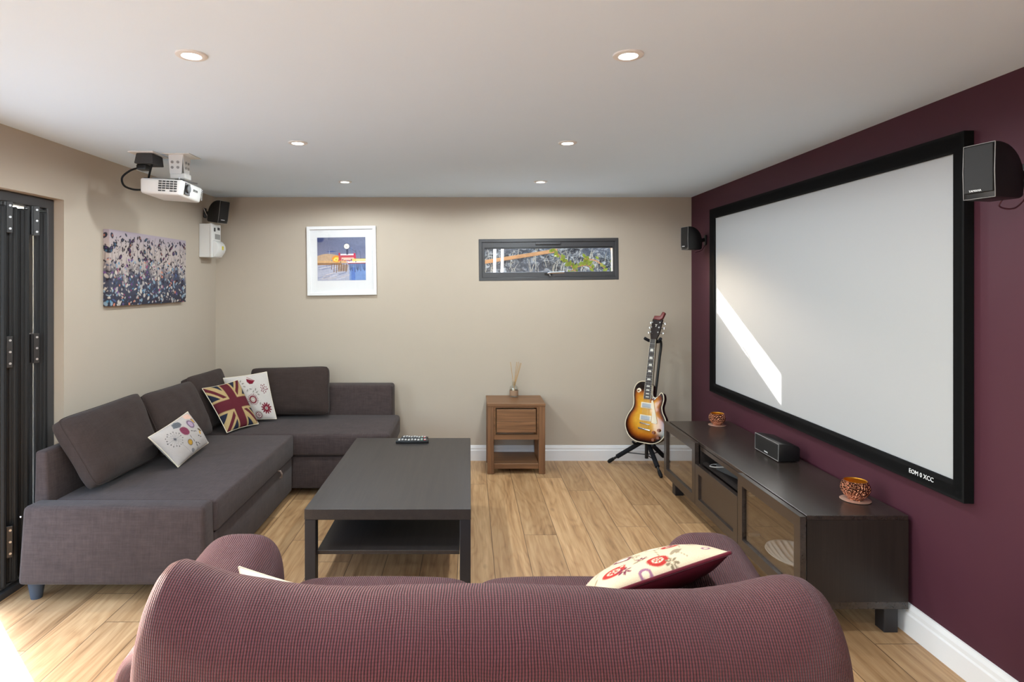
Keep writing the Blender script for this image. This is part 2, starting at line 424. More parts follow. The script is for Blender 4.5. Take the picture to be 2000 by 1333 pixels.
M['white_plastic'] = plain('white_plastic', (224, 223, 219), 0.4, 0.45, var=0.015)
M['grey_plastic'] = plain('grey_plastic', (150, 148, 145), 0.5, 0.4, var=0.03)
M['white_mark'] = plain('white_lettering', (235, 235, 235), 0.5, 0.3, var=0.0)
M['grey_mark'] = plain('grey_lettering', (140, 140, 142), 0.5, 0.3, var=0.0)
M['slot'] = plain('dark_slot', (70, 70, 70), 0.7, 0.2, var=0.1)
M['screen'] = plain('white_screen_fabric', (169, 170, 171), 0.95, 0.05, var=0.006, sc=80)
M['rubber'] = plain('black_rubber', (22, 22, 23), 0.7, 0.25, var=0.1)
M['foam'] = plain('black_foam_sleeve', (27, 28, 32), 0.8, 0.2, var=0.15, sc=200)
M['plum_cable'] = plain('plum_cable', (85, 50, 63), 0.5, 0.4)
M['white_cable'] = plain('white_cable', (215, 212, 206), 0.5, 0.4)
M['linen'] = linen('brown_grey_linen', (68, 57, 55))
M['linen_cushion'] = linen('brown_linen_cushion', (58, 47, 43), 0.8, 1.15)
M['blue_leg'] = plain('slate_blue_plastic_leg', (62, 70, 82), 0.45, 0.4)
M['strap'] = plain('beige_webbing', (140, 122, 112), 0.8, 0.2, sc=300, var=0.2)
M['waffle'] = waffle('plum_waffle_cover', (106, 57, 61))
M['print'] = painted('printed_cotton', 0.85, 0.15)
M['art'] = painted('painted_canvas', 0.7, 0.3, 220.0, 0.2)
M['paper_art'] = painted('printed_paper', 0.6, 0.3, 60.0, 0.0)
M['piping'] = plain('wine_red_velvet', (88, 14, 30), 0.8, 0.2, var=0.2, sc=150, sheen=0.2)
M['black_brown'] = wood('black_brown_tabletop', (38, 34, 33), (56, 50, 47), 1, 1.0, 0.42, 0.5, 0.05)
M['black_leg'] = plain('black_table_leg', (36, 36, 40), 0.42, 0.5, var=0.06)
M['bench'] = wood('black_brown_bench', (32, 26, 23), (58, 48, 43), 1, 1.0, 0.27, 0.65, 0.12)
M['bench_v'] = wood('black_brown_bench_side', (30, 25, 22), (48, 40, 36), 2, 1.0, 0.45, 0.4, 0.08)
M['bench_in'] = plain('black_brown_interior', (40, 33, 30), 0.6, 0.3)
M['acacia'] = wood('mid_brown_hardwood', (80, 54, 35), (146, 104, 70), 0, 1.0, 0.42, 0.4, 0.12)
M['acacia_v'] = wood('mid_brown_hardwood_upright', (78, 53, 35), (142, 101, 69), 2, 1.0, 0.42, 0.4, 0.12)
M['pale_wood'] = wood('pale_timber', (188, 150, 108), (232, 204, 160), 2, 1.0, 0.6, 0.3)
M['rail_wood'] = wood('brown_timber_rail', (92, 66, 42), (128, 94, 60), 0, 1.0, 0.7, 0.2)
M['fence'] = wood('tan_fence_boards', (214, 170, 112), (242, 208, 150), 1, 0.4, 0.8, 0.2)
M['pane'] = glass('clear_pane')
M['clear'] = glass('clear_bottle_glass', (0.97, 0.98, 0.97), 1.6)
M['bench_pane'] = glass('smoky_door_glass', (0.88, 0.86, 0.84), 1.7)
M['frame_pane'] = glass('picture_glazing', (1, 1, 1), 0.8)
M['card'] = plain('white_mount_card', (222, 222, 222), 0.7, 0.2, var=0.01)
M['label'] = plain('kraft_label', (150, 122, 98), 0.8, 0.2, sc=120, var=0.12)
M['reed'] = plain('rattan_reed', (186, 152, 108), 0.8, 0.2, sc=150, var=0.15)
M['oil'] = glass('pale_oil', (0.93, 0.88, 0.78), 1.0)
M['lamp_glow'] = glow('downlight_glow', (1.0, 0.97, 0.92), 14.0)
M['maple'] = painted('sunburst_lacquer', 0.12, 0.6, 40.0, 0.0)
M['guitar_dark'] = plain('dark_lacquer', (30, 18, 14), 0.15, 0.6, var=0.1)
M['cream'] = plain('cream_plastic', (226, 214, 188), 0.35, 0.45, var=0.02)
M['fretboard'] = plain('rosewood_fingerboard', (46, 34, 28), 0.45, 0.4, sc=120, var=0.25)
M['pearl'] = plain('pearl_inlay', (225, 222, 212), 0.3, 0.5, var=0.05)
M['amber'] = plain('amber_knob', (120, 60, 22), 0.2, 0.6, var=0.1)
M['red_clip'] = plain('dark_red_plastic', (112, 50, 48), 0.4, 0.5, var=0.15)
M['stalk'] = plain('dried_stalks', (136, 128, 112), 0.9, 0.1, sc=30, var=0.35)
M['leaf'] = plain('yellow_green_leaf', (92, 106, 30), 0.6, 0.3, sc=14, var=0.35)
M['twig'] = plain('brown_twig', (110, 82, 58), 0.8, 0.2)
M['terrace'] = plain('grey_paving', (140, 142, 146), 0.8, 0.2, sc=12, var=0.1, bump=0.1)
M['deck'] = plain('pale_paving', (222, 223, 224), 0.8, 0.2, sc=12, var=0.1, bump=0.1)

def oak_floor():
    t = NT('oak_plank_floor'); p = t.sep(t.co('Object')); W_, L_ = 0.192, 1.85
    ix = t.math('FLOOR', t.math('DIVIDE', t.math('ADD', p[0], 0.062), W_))
    off = t.math('MULTIPLY', t.white(t.comb(ix, 3.3, 0.0)), L_)
    yy = t.math('ADD', p[1], off)
    iy = t.math('FLOOR', t.math('DIVIDE', yy, L_))
    rnd = t.white(t.comb(ix, iy, 1.7)); rnd2 = t.white(t.comb(iy, ix, 8.1))
    fx = t.math('FRACT', t.math('DIVIDE', t.math('ADD', p[0], 0.062), W_)); fy = t.math('FRACT', t.math('DIVIDE', yy, L_))
    v = t.comb(t.math('ADD', p[0], t.math('MULTIPLY', rnd, 17.0)), t.math('ADD', p[1], t.math('MULTIPLY', rnd2, 23.0)), t.math('MULTIPLY', rnd, 9.0))
    warp = t.noise(t.scale(v, (5.0, 0.9, 1)), 1.0, 3, 0.5)
    gx = t.math('ADD', t.math('MULTIPLY', t.sep(v)[0], 9.0), t.math('MULTIPLY', warp, 5.5))
    rings = t.math('ABSOLUTE', t.math('SINE', t.math('MULTIPLY', gx, 7.0)))
    fine = t.noise(t.scale(v, (230, 5.0, 1)), 1.0, 3, 0.6)
    mid = t.noise(t.scale(v, (26, 1.3, 1)), 1.0, 4, 0.6, 0.4)
    k = t.math('ADD', t.math('ADD', t.math('MULTIPLY', mid, 0.75), t.math('MULTIPLY', fine, 0.32)), t.math('MULTIPLY', rings, 0.10))
    col = t.ramp(k, [(0.30, lin(114, 82, 54)), (0.52, lin(175, 135, 93)), (0.80, lin(208, 171, 127))])
    knot = t.n('TexVoronoi'); t.put(knot.inputs['Vector'], t.scale(v, (6.5, 2.3, 1))); knot.inputs['Scale'].default_value = 1.0
    kn = t.mapr(knot.outputs['Distance'], 0.03, 0.13, 0.75, 0.0)
    kn = t.math('MULTIPLY', kn, t.math('GREATER_THAN', t.sep(knot.outputs['Color'])[0], 0.62))
    col = t.mix(kn, col, lin(84, 54, 34))
    tone = t.mapr(rnd, 0, 1, 0.84, 1.12)
    col = t.mix(1.0, col, t.comb(tone, tone, tone), 'MULTIPLY')
    ex = t.math('MULTIPLY', t.math('MINIMUM', fx, t.math('SUBTRACT', 1.0, fx)), W_)
    ey = t.math('MULTIPLY', t.math('MINIMUM', fy, t.math('SUBTRACT', 1.0, fy)), L_)
    e = t.math('MINIMUM', ex, ey); gap = t.mapr(e, 0.0012, 0.0026, 1.0, 0.0)
    col = t.mix(t.math('MULTIPLY', gap, 0.75), col, lin(70, 46, 30))
    h = t.math('SUBTRACT', t.math('MULTIPLY', fine, 0.15), gap)
    return t.bsdf(col, t.mapr(fine, 0, 1, 0.36, 0.52), 0.4, 0.0, t.bump(h, 0.25, 0.0015))
M['oak'] = oak_floor()

# ------------------------------------------------------------------ the setting
XL, XR, YB, YF, ZC = -2.137, 1.868, 5.192, -1.3, 2.214
YD0, YD1, ZD = 1.5, 3.251, 1.925           # door opening in the left wall, unseen near end placed to balance the daylight
TW = 0.13
struct(obj('floor', bx((XL - TW, YF - 0.1, -0.1), (XR + 0.1, YB + 0.1, 0.0)), M['oak']))
struct(obj('ceiling', bx((XL - TW, YF - 0.1, ZC), (XR + 0.1, YB + 0.12, ZC + 0.12)), M['white_ceiling']))
wy = 5.192
WX0, WX1, WZ0, WZ1 = 0.080, 1.252, 1.516, 1.866   # window opening
bm = B(); ring(bm, (0, YB, 0), (1, 0, 0), (0, 0, 1), (0, 1, 0), (XL - TW, -0.1, XR + 0.1, ZC), (WX0 + 0.004, WZ0 + 0.004, WX1 - 0.004, WZ1 - 0.004), 0.12)
struct(obj('wall_back', bm, M['beige']))
bm = B(); ring(bm, (XL, 0, 0), (0, 1, 0), (0, 0, 1), (-1, 0, 0), (YF, -0.1, YB, ZC), (YD0, -0.05, YD1, ZD), TW)
struct(obj('wall_left', bm, M['beige']))
struct(obj('wall_right', bx((XR, YF - 0.1, -0.1), (XR + 0.1, YB, ZC)), M['plum']))
bm = B(); ring(bm, (0, YF - 0.1, 0), (1, 0, 0), (0, 0, 1), (0, 1, 0), (XL - TW, -0.1, XR, ZC), (-1.85, -0.05, 0.15, 2.12), 0.1)  # unseen wall; its opening is added to let fill daylight in
struct(obj('wall_front', bm, M['beige']))
bm = B(); ring(bm, (0, YF - 0.09, 0), (1, 0, 0), (0, 0, 1), (0, 1, 0), (-1.848, 0.002, 0.148, 2.118), (-1.79, 0.06, 0.09, 2.06), 0.07, 0.004)
d2 = struct(obj('added_fill_door', bm, M['anthracite']))  # glazed door added behind the camera for soft light from that side
for k in range(2):
    x0 = -1.788 + k * 0.9393
    bm = B(); ring(bm, (0, YF - 0.08, 0), (1, 0, 0), (0, 0, 1), (0, 1, 0), (x0, 0.062, x0 + 0.937, 2.058), (x0 + 0.06, 0.13, x0 + 0.877, 1.99), 0.05, 0.004); lf = obj('door_leaf', bm, M['anthracite'], d2)
    obj('pane', bx((x0 + 0.055, YF - 0.058, 0.125), (x0 + 0.882, YF - 0.054, 1.975)), M['pane'], lf)
SK = [(0, 0), (0.018, 0), (0.018, 0.085), (0.013, 0.092), (0.013, 0.108), (0.008, 0.118), (0.006, 0.126), (0, 0.128)]
bm = B(); prism(bm, SK, (XL, YB, 0), (0, -1, 0), (0, 0, 1), (XR - XL, 0, 0)); struct(obj('baseboard_back', bm, M['gloss_white']))
bm = B(); prism(bm, SK, (XR, YF, 0), (-1, 0, 0), (0, 0, 1), (0, YB - YF, 0)); struct(obj('baseboard_right', bm, M['gloss_white']))
bm = B(); prism(bm, SK, (XL, YD1, 0), (1, 0, 0), (0, 0, 1), (0, YB - YD1, 0)); struct(obj('baseboard_left', bm, M['gloss_white']))

# window: frame, sash, pane, trickle vent, handle
wt = math.radians(0.6); wc = V(((WX0 + WX1) / 2, 0, (WZ0 + WZ1) / 2))
wax, waz = V((math.cos(wt), 0, math.sin(wt))), V((-math.sin(wt), 0, math.cos(wt)))
def wp(u, y, v): return V((wc.x, y, wc.z)) + wax * u + waz * v
hw, hh = 0.588, 0.176
win = B(); ring(win, (wc.x, YB - 0.004, wc.z), wax, waz, (0, 1, 0), (-hw, -hh, hw, hh), (-hw + 0.028, -hh + 0.028, hw - 0.028, hh - 0.028), 0.07, 0.003)
win = struct(obj('window_1', win, M['anthracite']))
bm = B(); ring(bm, (wc.x, YB + 0.006, wc.z), wax, waz, (0, 1, 0), (-hw + 0.026, -hh + 0.026, hw - 0.026, hh - 0.026), (-hw + 0.052, -hh + 0.072, hw - 0.050, hh - 0.078), 0.05, 0.004)
sash = obj('sash', bm, M['anthracite'], win)
bm = B(); prism(bm, [(-hw + 0.05, -hh + 0.07), (hw - 0.048, -hh + 0.07), (hw - 0.048, hh - 0.076), (-hw + 0.05, hh - 0.076)], wp(0, YB + 0.036, 0), wax, waz, (0, 0.004, 0)); obj('pane', bm, M['pane'], sash)
bm = B(); prism(bm, [(-0.11, 0.125), (0.10, 0.125), (0.10, 0.147), (-0.11, 0.147)], wp(0, YB - 0.012, 0), wax, waz, (0, 0.014, 0), 0.003); obj('trickle_vent', bm, M['anthracite'], win)
bm = B(); prism(bm, [(-hw + 0.05, 0.092), (hw - 0.05, 0.092), (hw - 0.05, 0.106), (-hw + 0.05, 0.106)], wp(0, YB + 0.0, 0), wax, waz, (0, 0.012, 0), 0.002); obj('sash_bead', bm, M['black_plastic'], sash)
hb = B(); prism(hb, [(-0.035, -0.128), (0.03, -0.128), (0.03, -0.108), (-0.035, -0.108)], wp(0, YB - 0.004, 0), wax, waz, (0, 0.012, 0), 0.003)
hdl = obj('handle_plate', hb, M['black_plastic'], sash)
bm = B(); tube(bm, [wp(-0.01, YB - 0.004, -0.118), wp(-0.008, YB - 0.03, -0.118), wp(0.01, YB - 0.036, -0.114), wp(0.125, YB - 0.034, -0.112)], 0.007, 10); tube(bm, [wp(0.0, YB - 0.034, -0.116), wp(0.004, YB - 0.03, -0.136)], 0.006, 8)
obj('handle', bm, M['chrome'], win, label='chrome handle')

# folding door: outer frame in the opening, the leaves folded back to the far jamb
bm = B(); ring(bm, (XL - 0.05, 0, 0), (0, 1, 0), (0, 0, 1), (-1, 0, 0), (YD0 + 0.002, -0.03, YD1 - 0.002, ZD - 0.002), (YD0 + 0.05, 0.032, YD1 - 0.055, ZD - 0.052), 0.075, 0.004)
door = struct(obj('door_1', bm, M['anthracite']))
for zz, nm in ((0.0335, 'floor_track'), (ZD - 0.060, 'head_track')):
    bm = B()
    for dx in (0.028, 0.052): box(bm, (XL - 0.05 - dx, YD0 + 0.06, zz), (XL - 0.05 - dx + 0.007, YD1 - 0.057, zz + 0.007))
    obj(nm, bm, M['steel'], door, label='bright metal track')
LD = V((-0.62, 0.785, 0)).normalized(); LN = V((LD.y, -LD.x, 0))   # along a leaf, and across it towards the room
def leaf_bm(end, wid=0.62, th=0.060):
    bm = B(); o = V((XL - 0.063, end, 0)); z0, z1 = 0.05, ZD - 0.07
    a = o - LN * (th / 2)
    ring(bm, a, LD, (0, 0, 1), LN, (0, z0, wid, z1), (0.07, z0 + 0.08, wid - 0.07, z1 - 0.08), th, 0.006)
    for k in (-0.3, 0.0, 0.28):            # ribs of the extruded edge
        c = o + LN * (th * k) - LD * 0.004
        prism(bm, [(-0.006, z0 + .01), (0.006, z0 + .01), (0.006, z1 - .01), (-0.006, z1 - .01)], c, LN, (0, 0, 1), LD * 0.008, 0.002)
    return bm
ends = [3.164, 3.032, 2.954, 2.880]
leaves = []
for i, e in enumerate(ends):
    lf = obj('door_leaf', leaf_bm(e), M['black_leaf'], door); leaves.append(lf)
    bm = B(); o = V((XL - 0.063, e, 0)) + LD * 0.06
    prism(bm, [(0, 0.12), (0.50, 0.12), (0.50, ZD - 0.14), (0, ZD - 0.14)], o - LN * 0.012, LD, (0, 0, 1), LN * 0.024); obj('pane', bm, M['pane'], lf)
def hinge(y0, z, parent):
    o = V((XL - 0.062, y0, z)) - LD * 0.006; bm = B()
    prism(bm, [(-0.032, -0.075), (0.032, -0.075), (0.032, 0.075), (-0.032, 0.075)], o, LN, (0, 0, 1), -LD * 0.006, 0.002)
    h = obj('hinge', bm, M['black_plastic'], parent)
    bm = B(); cyl(bm, o - LD * 0.008 - V((0, 0, 0.07)), o - LD * 0.008 + V((0, 0, 0.07)), 0.008, 12); obj('hinge_pin', bm, M['black_plastic'], h)
    bm = B()
    for s in (-1, 1):
        for k in (-1, 0, 1):
            c = o + LN * (0.022 * s) + V((0, 0, 0.055 * k)); cyl(bm, c - LD * 0.004, c - LD * 0.009, 0.0055, 10)
    obj('screw', bm, M['steel'], h, label='bright screw heads')
for z in (1.80, 1.16, 0.26):
    hinge(3.098, z, leaves[0]); hinge(2.917, z, leaves[2])

# ------------------------------------------------------------------ outdoors
struct(obj('paved_terrace', bx((-14, -14, -0.25), (XL - TW - 0.002, 16, -0.06)), M['terrace']))
struct(obj('paved_path', bx((XL - TW, -14, -0.25), (9, YF - 0.102, -0.06)), M['deck']))
fe = thing('garden_fence', 'tan boarded fence seen as a bright strip through the gap of the folding door', 'fence', (-3.6, 6, -0.06))
for i in range(3): obj('board_panel', bx((-3.66, 4.35 + i * 2.5, -0.06), (-3.62, 6.80 + i * 2.5, 1.9)), M['fence'], fe)
for i in range(4): obj('post', bx((-3.70, 4.27 + i * 2.5, -0.06), (-3.61, 4.345 + i * 2.5, 1.95)), M['fence'], fe)
def bank():
    t = NT('scrubby_bank'); v = t.co(); a = t.noise(t.scale(v, (14, 14, 5)), 1.0, 6, 0.7, 1.2); b = t.noise(v, 1.5, 3)
    c = t.ramp(a, [(0.38, lin(24, 23, 21)), (0.5, lin(70, 67, 62)), (0.66, lin(160, 154, 142))])
    return t.bsdf(t.mix(t.mapr(b, .45, .6, 0, .5), c, lin(66, 68, 72)), 0.95, 0.1, 0.0, t.bump(a, 1.0, 0.08))
ny, nx_ = 60, 90
P = np.zeros((ny, nx_, 3))
for j in range(ny):
    for i in range(nx_):
        x = -3 + 7.5 * i / (nx_ - 1); s_ = j / (ny - 1); y = 6.9 + 2.2 * s_
        P[j, i] = (x, y, 0.95 + 1.5 * s_ + 0.12 * mnoise.noise(V((x * 2, y * 2, 0))) + 0.06 * mnoise.noise(V((x * 6, y * 6, 4))))
bk = gridmesh('garden_bank', P, bank()); struct(bk)
struct(obj('garden_ground', bx((XL - TW, YB + 0.125, -0.3), (6, 14, -0.1)), M['deck']))
bm = B()
for k in range(420):
    x = random.uniform(-0.6, 2.6); y = random.uniform(6.95, 8.2); z = 0.95 + 1.5 * (y - 6.9) / 2.2 - 0.05; h = random.uniform(0.12, 0.36); l = random.uniform(-0.5, 0.5)
    pts = smooth_path([(x, y, z), (x + l * h * 0.4, y - 0.02, z + h * 0.6), (x + l * h, y - 0.06, z + h * random.uniform(0.6, 1.0))], 3)
    tube(bm, pts, [0.004 * (1 - 0.7 * i / (len(pts) - 1)) for i in range(len(pts))], 4)
props(obj('dried_grass', bm, M['stalk']), 'pale dried grass stalks on the bank outside the window', 'grass', kind='stuff')
bm = B(); prism(bm, [(-0.05, -0.02), (0.05, -0.02), (0.05, 0.02), (-0.05, 0.02)], (0.13, 6.75, 1.72), (0, 1, 0), (0, 0, 1), (0.86, 0.25, 0.145), 0.004)
props(obj('timber_rail', bm, M['rail_wood']), 'brown timber rail sloping across the bank outside the window', 'rail')
for i, (x, dx) in enumerate(((0.255, 0.02), (0.315, 0.045))):
    bm = B(); prism(bm, [(-0.014, -0.014), (0.014, -0.014), (0.014, 0.014), (-0.014, 0.014)], (x, 6.62, -0.1), (1, 0, 0), (0, 1, 0), (dx, 0, 2.3), 0.003)
    props(obj('white_stake', bm, M['white_plastic']), ['thin white stake outside the window, the left of the pair', 'thin white stake outside the window, the right of the pair'][i], 'stake')
vine = thing('climbing_vine', 'leafy climbing vine with yellow green leaves outside the right of the window', 'plant', (1.25, 6.0, -0.1))
stems = [[(1.30, 6.0, -0.1), (1.25, 6.0, 1.2), (1.02, 6.0, 1.62), (0.90, 6.0, 1.74), (0.80, 6.0, 1.83)], [(1.30, 6.0, -0.1), (1.36, 6.0, 1.3), (1.40, 6.0, 1.6), (1.37, 6.02, 1.9)], [(1.36, 6.0, 1.2), (1.2, 6.0, 1.62), (1.08, 6.02, 1.66), (0.98, 6.0, 1.60)], [(1.40, 6.0, 1.5), (1.26, 5.98, 1.69), (1.12, 6.0, 1.73)]]
for s_ in stems:
    bm = B(); tube(bm, smooth_path(s_, 6), 0.0065, 7); obj('stem', bm, M['twig'], vine)
nl = 0
for s_ in stems:
    for p in smooth_path(s_, 14):
        if p.z < 1.5: continue
        for r in range(1):
            if random.random() < 0.45: continue
            c = p + V((random.uniform(-.03, .03), random.uniform(-.03, .01), random.uniform(-.03, .03))); sz = random.uniform(0.018, 0.034)
            a = V((random.uniform(-1, 1), random.uniform(-.3, .3), random.uniform(-1, 1))).normalized(); b = a.cross(V((random.uniform(-.4, .4), -1, random.uniform(-.4, .4)))).normalized(); n_ = a.cross(b)
            bm = B(); add(bm, [c - a * sz, c + b * sz * .7 + n_ * .004, c + a * sz * 1.2, c - b * sz * .7 + n_ * .004, c + n_ * .0], [(0, 1, 4), (1, 2, 4), (2, 3, 4), (3, 0, 4)])
            bmesh.ops.solidify(bm, geom=bm.faces[:], thickness=0.001); obj('leaf', bm, M['leaf'], vine); nl += 1

# ------------------------------------------------------------------ ceiling downlights
def downlight(name, loc, label, group):
    t = thing(name, label, 'ceiling light', loc, group=group)
    bm = B(); lathe(bm, [(0.028, -0.001), (0.031, -0.006), (0.044, -0.006), (0.048, -0.004), (0.049, 0.0)], loc, 40); obj('trim_ring', bm, M['steel'] if 0 else M['white_plastic'], t, smooth=40)
    bm = B(); lathe(bm, [(0, -0.003), (0.028, -0.003), (0.029, 0.0)], loc, 32); obj('lens', bm, M['lamp_glow'], t)
    ld = bpy.data.lights.new('downlight_lamp', 'SPOT'); ld.energy = LAMP_W; ld.spot_size = math.radians(177); ld.spot_blend = 0.25; ld.shadow_soft_size = 0.03; ld.color = (0.87, 0.955, 1.0)
    lo = link(bpy.data.objects.new('downlight_lamp', ld)); lo.parent = t; lo.location = (0, 0, -0.012)
    return t
DX, DY = (-0.888, 0.507), (4.40, 3.19, 1.97)
names = ['far left recessed downlight near the back wall', 'far right recessed downlight near the back wall', 'middle left recessed downlight beside the projector', 'middle right recessed downlight, second from the back wall on the screen side', 'near left recessed downlight, larger, towards the folding door', 'near right recessed downlight, larger, towards the plum wall']
for j, y in enumerate(DY):
    for i, x in enumerate(DX):
        downlight('recessed_downlight', (x, y, ZC), names[j * 2 + i], 'recessed ceiling downlights')
for y in (0.75, -0.47):
    for x in DX: downlight('recessed_downlight', (x, y, ZC), 'recessed downlight in the ceiling behind the viewer', 'downlights behind the viewer')

# ------------------------------------------------------------------ projection screen
SX = 1.830
sc = thing('projection_screen', 'large white projection screen in a wide black frame on the plum wall', 'screen', (XR, 3.48, 0.668))
bm = B(); ring(bm, (XR - 0.001, 0, 0), (0, 1, 0), (0, 0, 1), (SX - XR + 0.001, 0, 0), (2.283, 0.668, 4.705, 2.050), (2.335, 0.72, 4.625, 1.985), 1.0, 0.0)
# front lip, set in from the outer edge
ring(bm, (SX + 0.012, 0, 0), (0, 1, 0), (0, 0, 1), (-1, 0, 0), (2.290, 0.676, 4.697, 2.042), (2.336, 0.738, 4.615, 1.976), 0.012, 0.003)
obj('frame', bm, M['black_cloth'], sc, label='black velvet frame')
obj('screen_fabric', bx((SX + 0.013, 2.31, 0.70), (SX + 0.02, 4.65, 2.01)), M['screen'], sc)
text('brand_mark', 'EOM 0 XCC', 0.026, (SX - 0.001, 2.50, 0.706), (0, -1, 0), (0, 0, 1), M['white_mark'], sc)

# ------------------------------------------------------------------ loudspeakers
def satellite(loc, yaw, pitch, wall_pt, wall_n, label, cable, cable_mat):
    """front faces local -y; the foot point loc is the middle of the body"""
    t = thing('wall_speaker', label, 'speaker', loc, (pitch, 0, yaw), 'wall speakers')
    w, h = 0.10, 0.178
    prof = [(-0.055, -h / 2), (-0.058, 0.0), (-0.055, h / 2), (-0.035, h / 2 + 0.001)]
    for k in range(1, 9):
        a = PI / 2 * k / 9; prof.append((-0.035 + 0.10 * math.sin(a), -h * 0.12 + (h * 0.62) * math.cos(a)))
    prof += [(0.066, -h * 0.25), (0.062, -h * 0.46), (0.05, -h / 2)]
    bm = B(); prism(bm, prof, (-w / 2, 0, 0), (0, 1, 0), (0, 0, 1), (w, 0, 0), 0.006)
    body = obj('body', bm, M['black_plastic'], t, local=True, smooth=35)
    bm = B(); prism(bm, [(-w / 2 + .005, -h / 2 + .02), (w / 2 - .005, -h / 2 + .02), (w / 2 - .005, h / 2 - .004), (-w / 2 + .005, h / 2 - .004)], (0, -0.053, 0), (1, 0, 0), (0, 0, 1), (0, -0.009, 0), 0.003); obj('grille', bm, M['grille'], t, local=True)
    bm = B(); pts = [(-w / 2 + .001, -0.057, -h / 2 + .002), (w / 2 - .001, -0.057, -h / 2 + .002), (w / 2 - .001, -0.060, 0), (w / 2 - .001, -0.057, h / 2 - .001), (-w / 2 + .001, -0.057, h / 2 - .001), (-w / 2 + .001, -0.060, 0)]
    tube(bm, pts, 0.0013, 6, closed=True); obj('edge_trim', bm, M['grey_plastic'], t, local=True)
    o = text('brand_mark', 'YAMAHA', 0.0095, (0, 0, 0), (1, 0, 0), (0, 0, 1), M['white_mark']); o.data.transform(Matrix.Translation((-0.008, -0.0635, -h / 2 + 0.027))); o.parent = t
    # bracket from the back of the body to the wall
    wp_, wn_ = V(wall_pt), V(wall_n); m = WM[t]; back = m @ V((0, 0.06, -0.03)); mid = back.lerp(wp_ + wn_ * 0.03, 0.45)
    br = B(); side = wn_.cross(V((0, 0, 1)))
    prism(br, [(-0.02, -0.04), (0.02, -0.04), (0.02, 0.04), (-0.02, 0.04)], wp_ + wn_ * 0.0005, side, (0, 0, 1), wn_ * 0.014, 0.006)
    cyl(br, wp_ + wn_ * 0.01, wp_ + wn_ * 0.036, 0.015, 16); tube(br, [wp_ + wn_ * 0.03, mid, back], 0.009, 12)
    b = obj('bracket', br, M['black_plastic'], t, smooth=40)
    bm = B(); bmesh.ops.create_uvsphere(bm, u_segments=18, v_segments=12, radius=0.02, matrix=Matrix.Translation(mid)); obj('ball_joint', bm, M['black_plastic'], b, smooth=True)
    bm = B(); cyl(bm, mid + V((0, 0, 0.012)), mid + V((0, 0, 0.032)), 0.011, 14); obj('clamp_knob', bm, M['black_plastic'], b)
    bm = B(); tube(bm, smooth_path([m @ V((0, 0.055, -h * 0.42))] + [V(c) for c in cable], 8), 0.0028, 8); obj('cable', bm, cable_mat, t)
    return t
satellite((1.700, 2.005, 1.845), math.radians(-76), 0.0, (XR, 2.06, 1.845), (-1, 0, 0), 'black wall speaker on the near side of the screen, at the photo edge', [(1.76, 2.05, 1.74), (1.82, 2.06, 1.735), (1.862, 2.06, 1.78), (1.866, 2.06, 1.83)], M['plum_cable'])
satellite((1.725, 4.80, 1.838), math.radians(-78), 0.0, (XR, 4.87, 1.83), (-1, 0, 0), 'small black wall speaker between the screen and the back corner', [(1.78, 4.87, 1.735), (1.83, 4.87, 1.75), (1.864, 4.87, 1.80)], M['plum_cable'])
satellite((-2.005, 4.93, 2.062), math.radians(66), math.radians(9), (XL, 4.97, 2.055), (1, 0, 0), 'black wall speaker in the back left corner above the fuse box', [(-2.06, 4.96, 1.985), (-2.10, 4.955, 2.02), (-2.132, 4.95, 2.09)], M['white_cable'])

cs = thing('center_speaker', 'wide black centre speaker lying on the media bench below the screen', 'speaker', (1.745, 3.51, 0.505), (0, 0, math.radians(0)))
bm = B(); prism(bm, [(1.690, 0.509), (1.694, 0.605), (1.720, 0.605), (1.800, 0.592), (1.808, 0.58), (1.806, 0.515), (1.80, 0.509)], (0, 3.372, 0), (1, 0, 0), (0, 0, 1), (0, 0.278, 0), 0.006); obj('body', bm, M['black_plastic'], cs, smooth=35)
bm = B(); prism(bm, [(3.377, 0.514), (3.645, 0.514), (3.645, 0.601), (3.377, 0.601)], (1.6955, 0, 0), (0, 1, 0), (0, 0, 1), (-0.009, 0, 0), 0.004); obj('grille', bm, M['grille'], cs)
bm = B(); tube(bm, [(1.688, 3.374, .512), (1.688, 3.648, .512), (1.690, 3.648, .604), (1.690, 3.374, .604)], 0.0015, 6, closed=True); obj('edge_trim', bm, M['grey_plastic'], cs)
for y in (3.41, 3.61):
    for x in (1.72, 1.78): bm = B(); cyl(bm, (x, y, 0.5052), (x, y, 0.511), 0.012, 12); obj('foot', bm, M['rubber'], cs)
text('brand_mark', 'YAMAHA', 0.010, (1.6858, 3.51, 0.527), (0, -1, 0), (0, 0, 1), M['white_mark'], cs)

# ------------------------------------------------------------------ media bench
BX0, BX1, BY0, BY1, BZ0, BZ1 = 1.422, 1.850, 2.60, 4.40, 0.11, 0.505
tv = thing('media_bench', 'long black-brown media bench with glass doors under the screen', 'tv bench', (1.636, 3.5, 0.0))
bm = B(); box(bm, (BX0, BY0, BZ1 - 0.02), (BX1, BY1, BZ1), 0.0015, 1); obj('top_panel', bm, M['bench'], tv)
obj('bottom_panel', bx((BX0, BY0, BZ0), (BX1, BY1, BZ0 + 0.032), 0.0015, 1), M['bench'], tv)
for y in (BY0, BY1 - 0.02): obj('side_panel', bx((BX0, y, BZ0 + 0.032), (BX1, y + 0.02, BZ1 - 0.02)), M['bench_v'], tv)
for y in (3.19, 3.79): obj('divider', bx((BX0 + 0.002, y, BZ0 + 0.032), (BX1 - 0.01, y + 0.02, BZ1 - 0.02)), M['bench_in'], tv)
obj('back_panel', bx((BX1 - 0.008, BY0 + 0.02, BZ0 + 0.032), (BX1 - 0.002, BY1 - 0.02, BZ1 - 0.02)), M['bench_in'], tv)
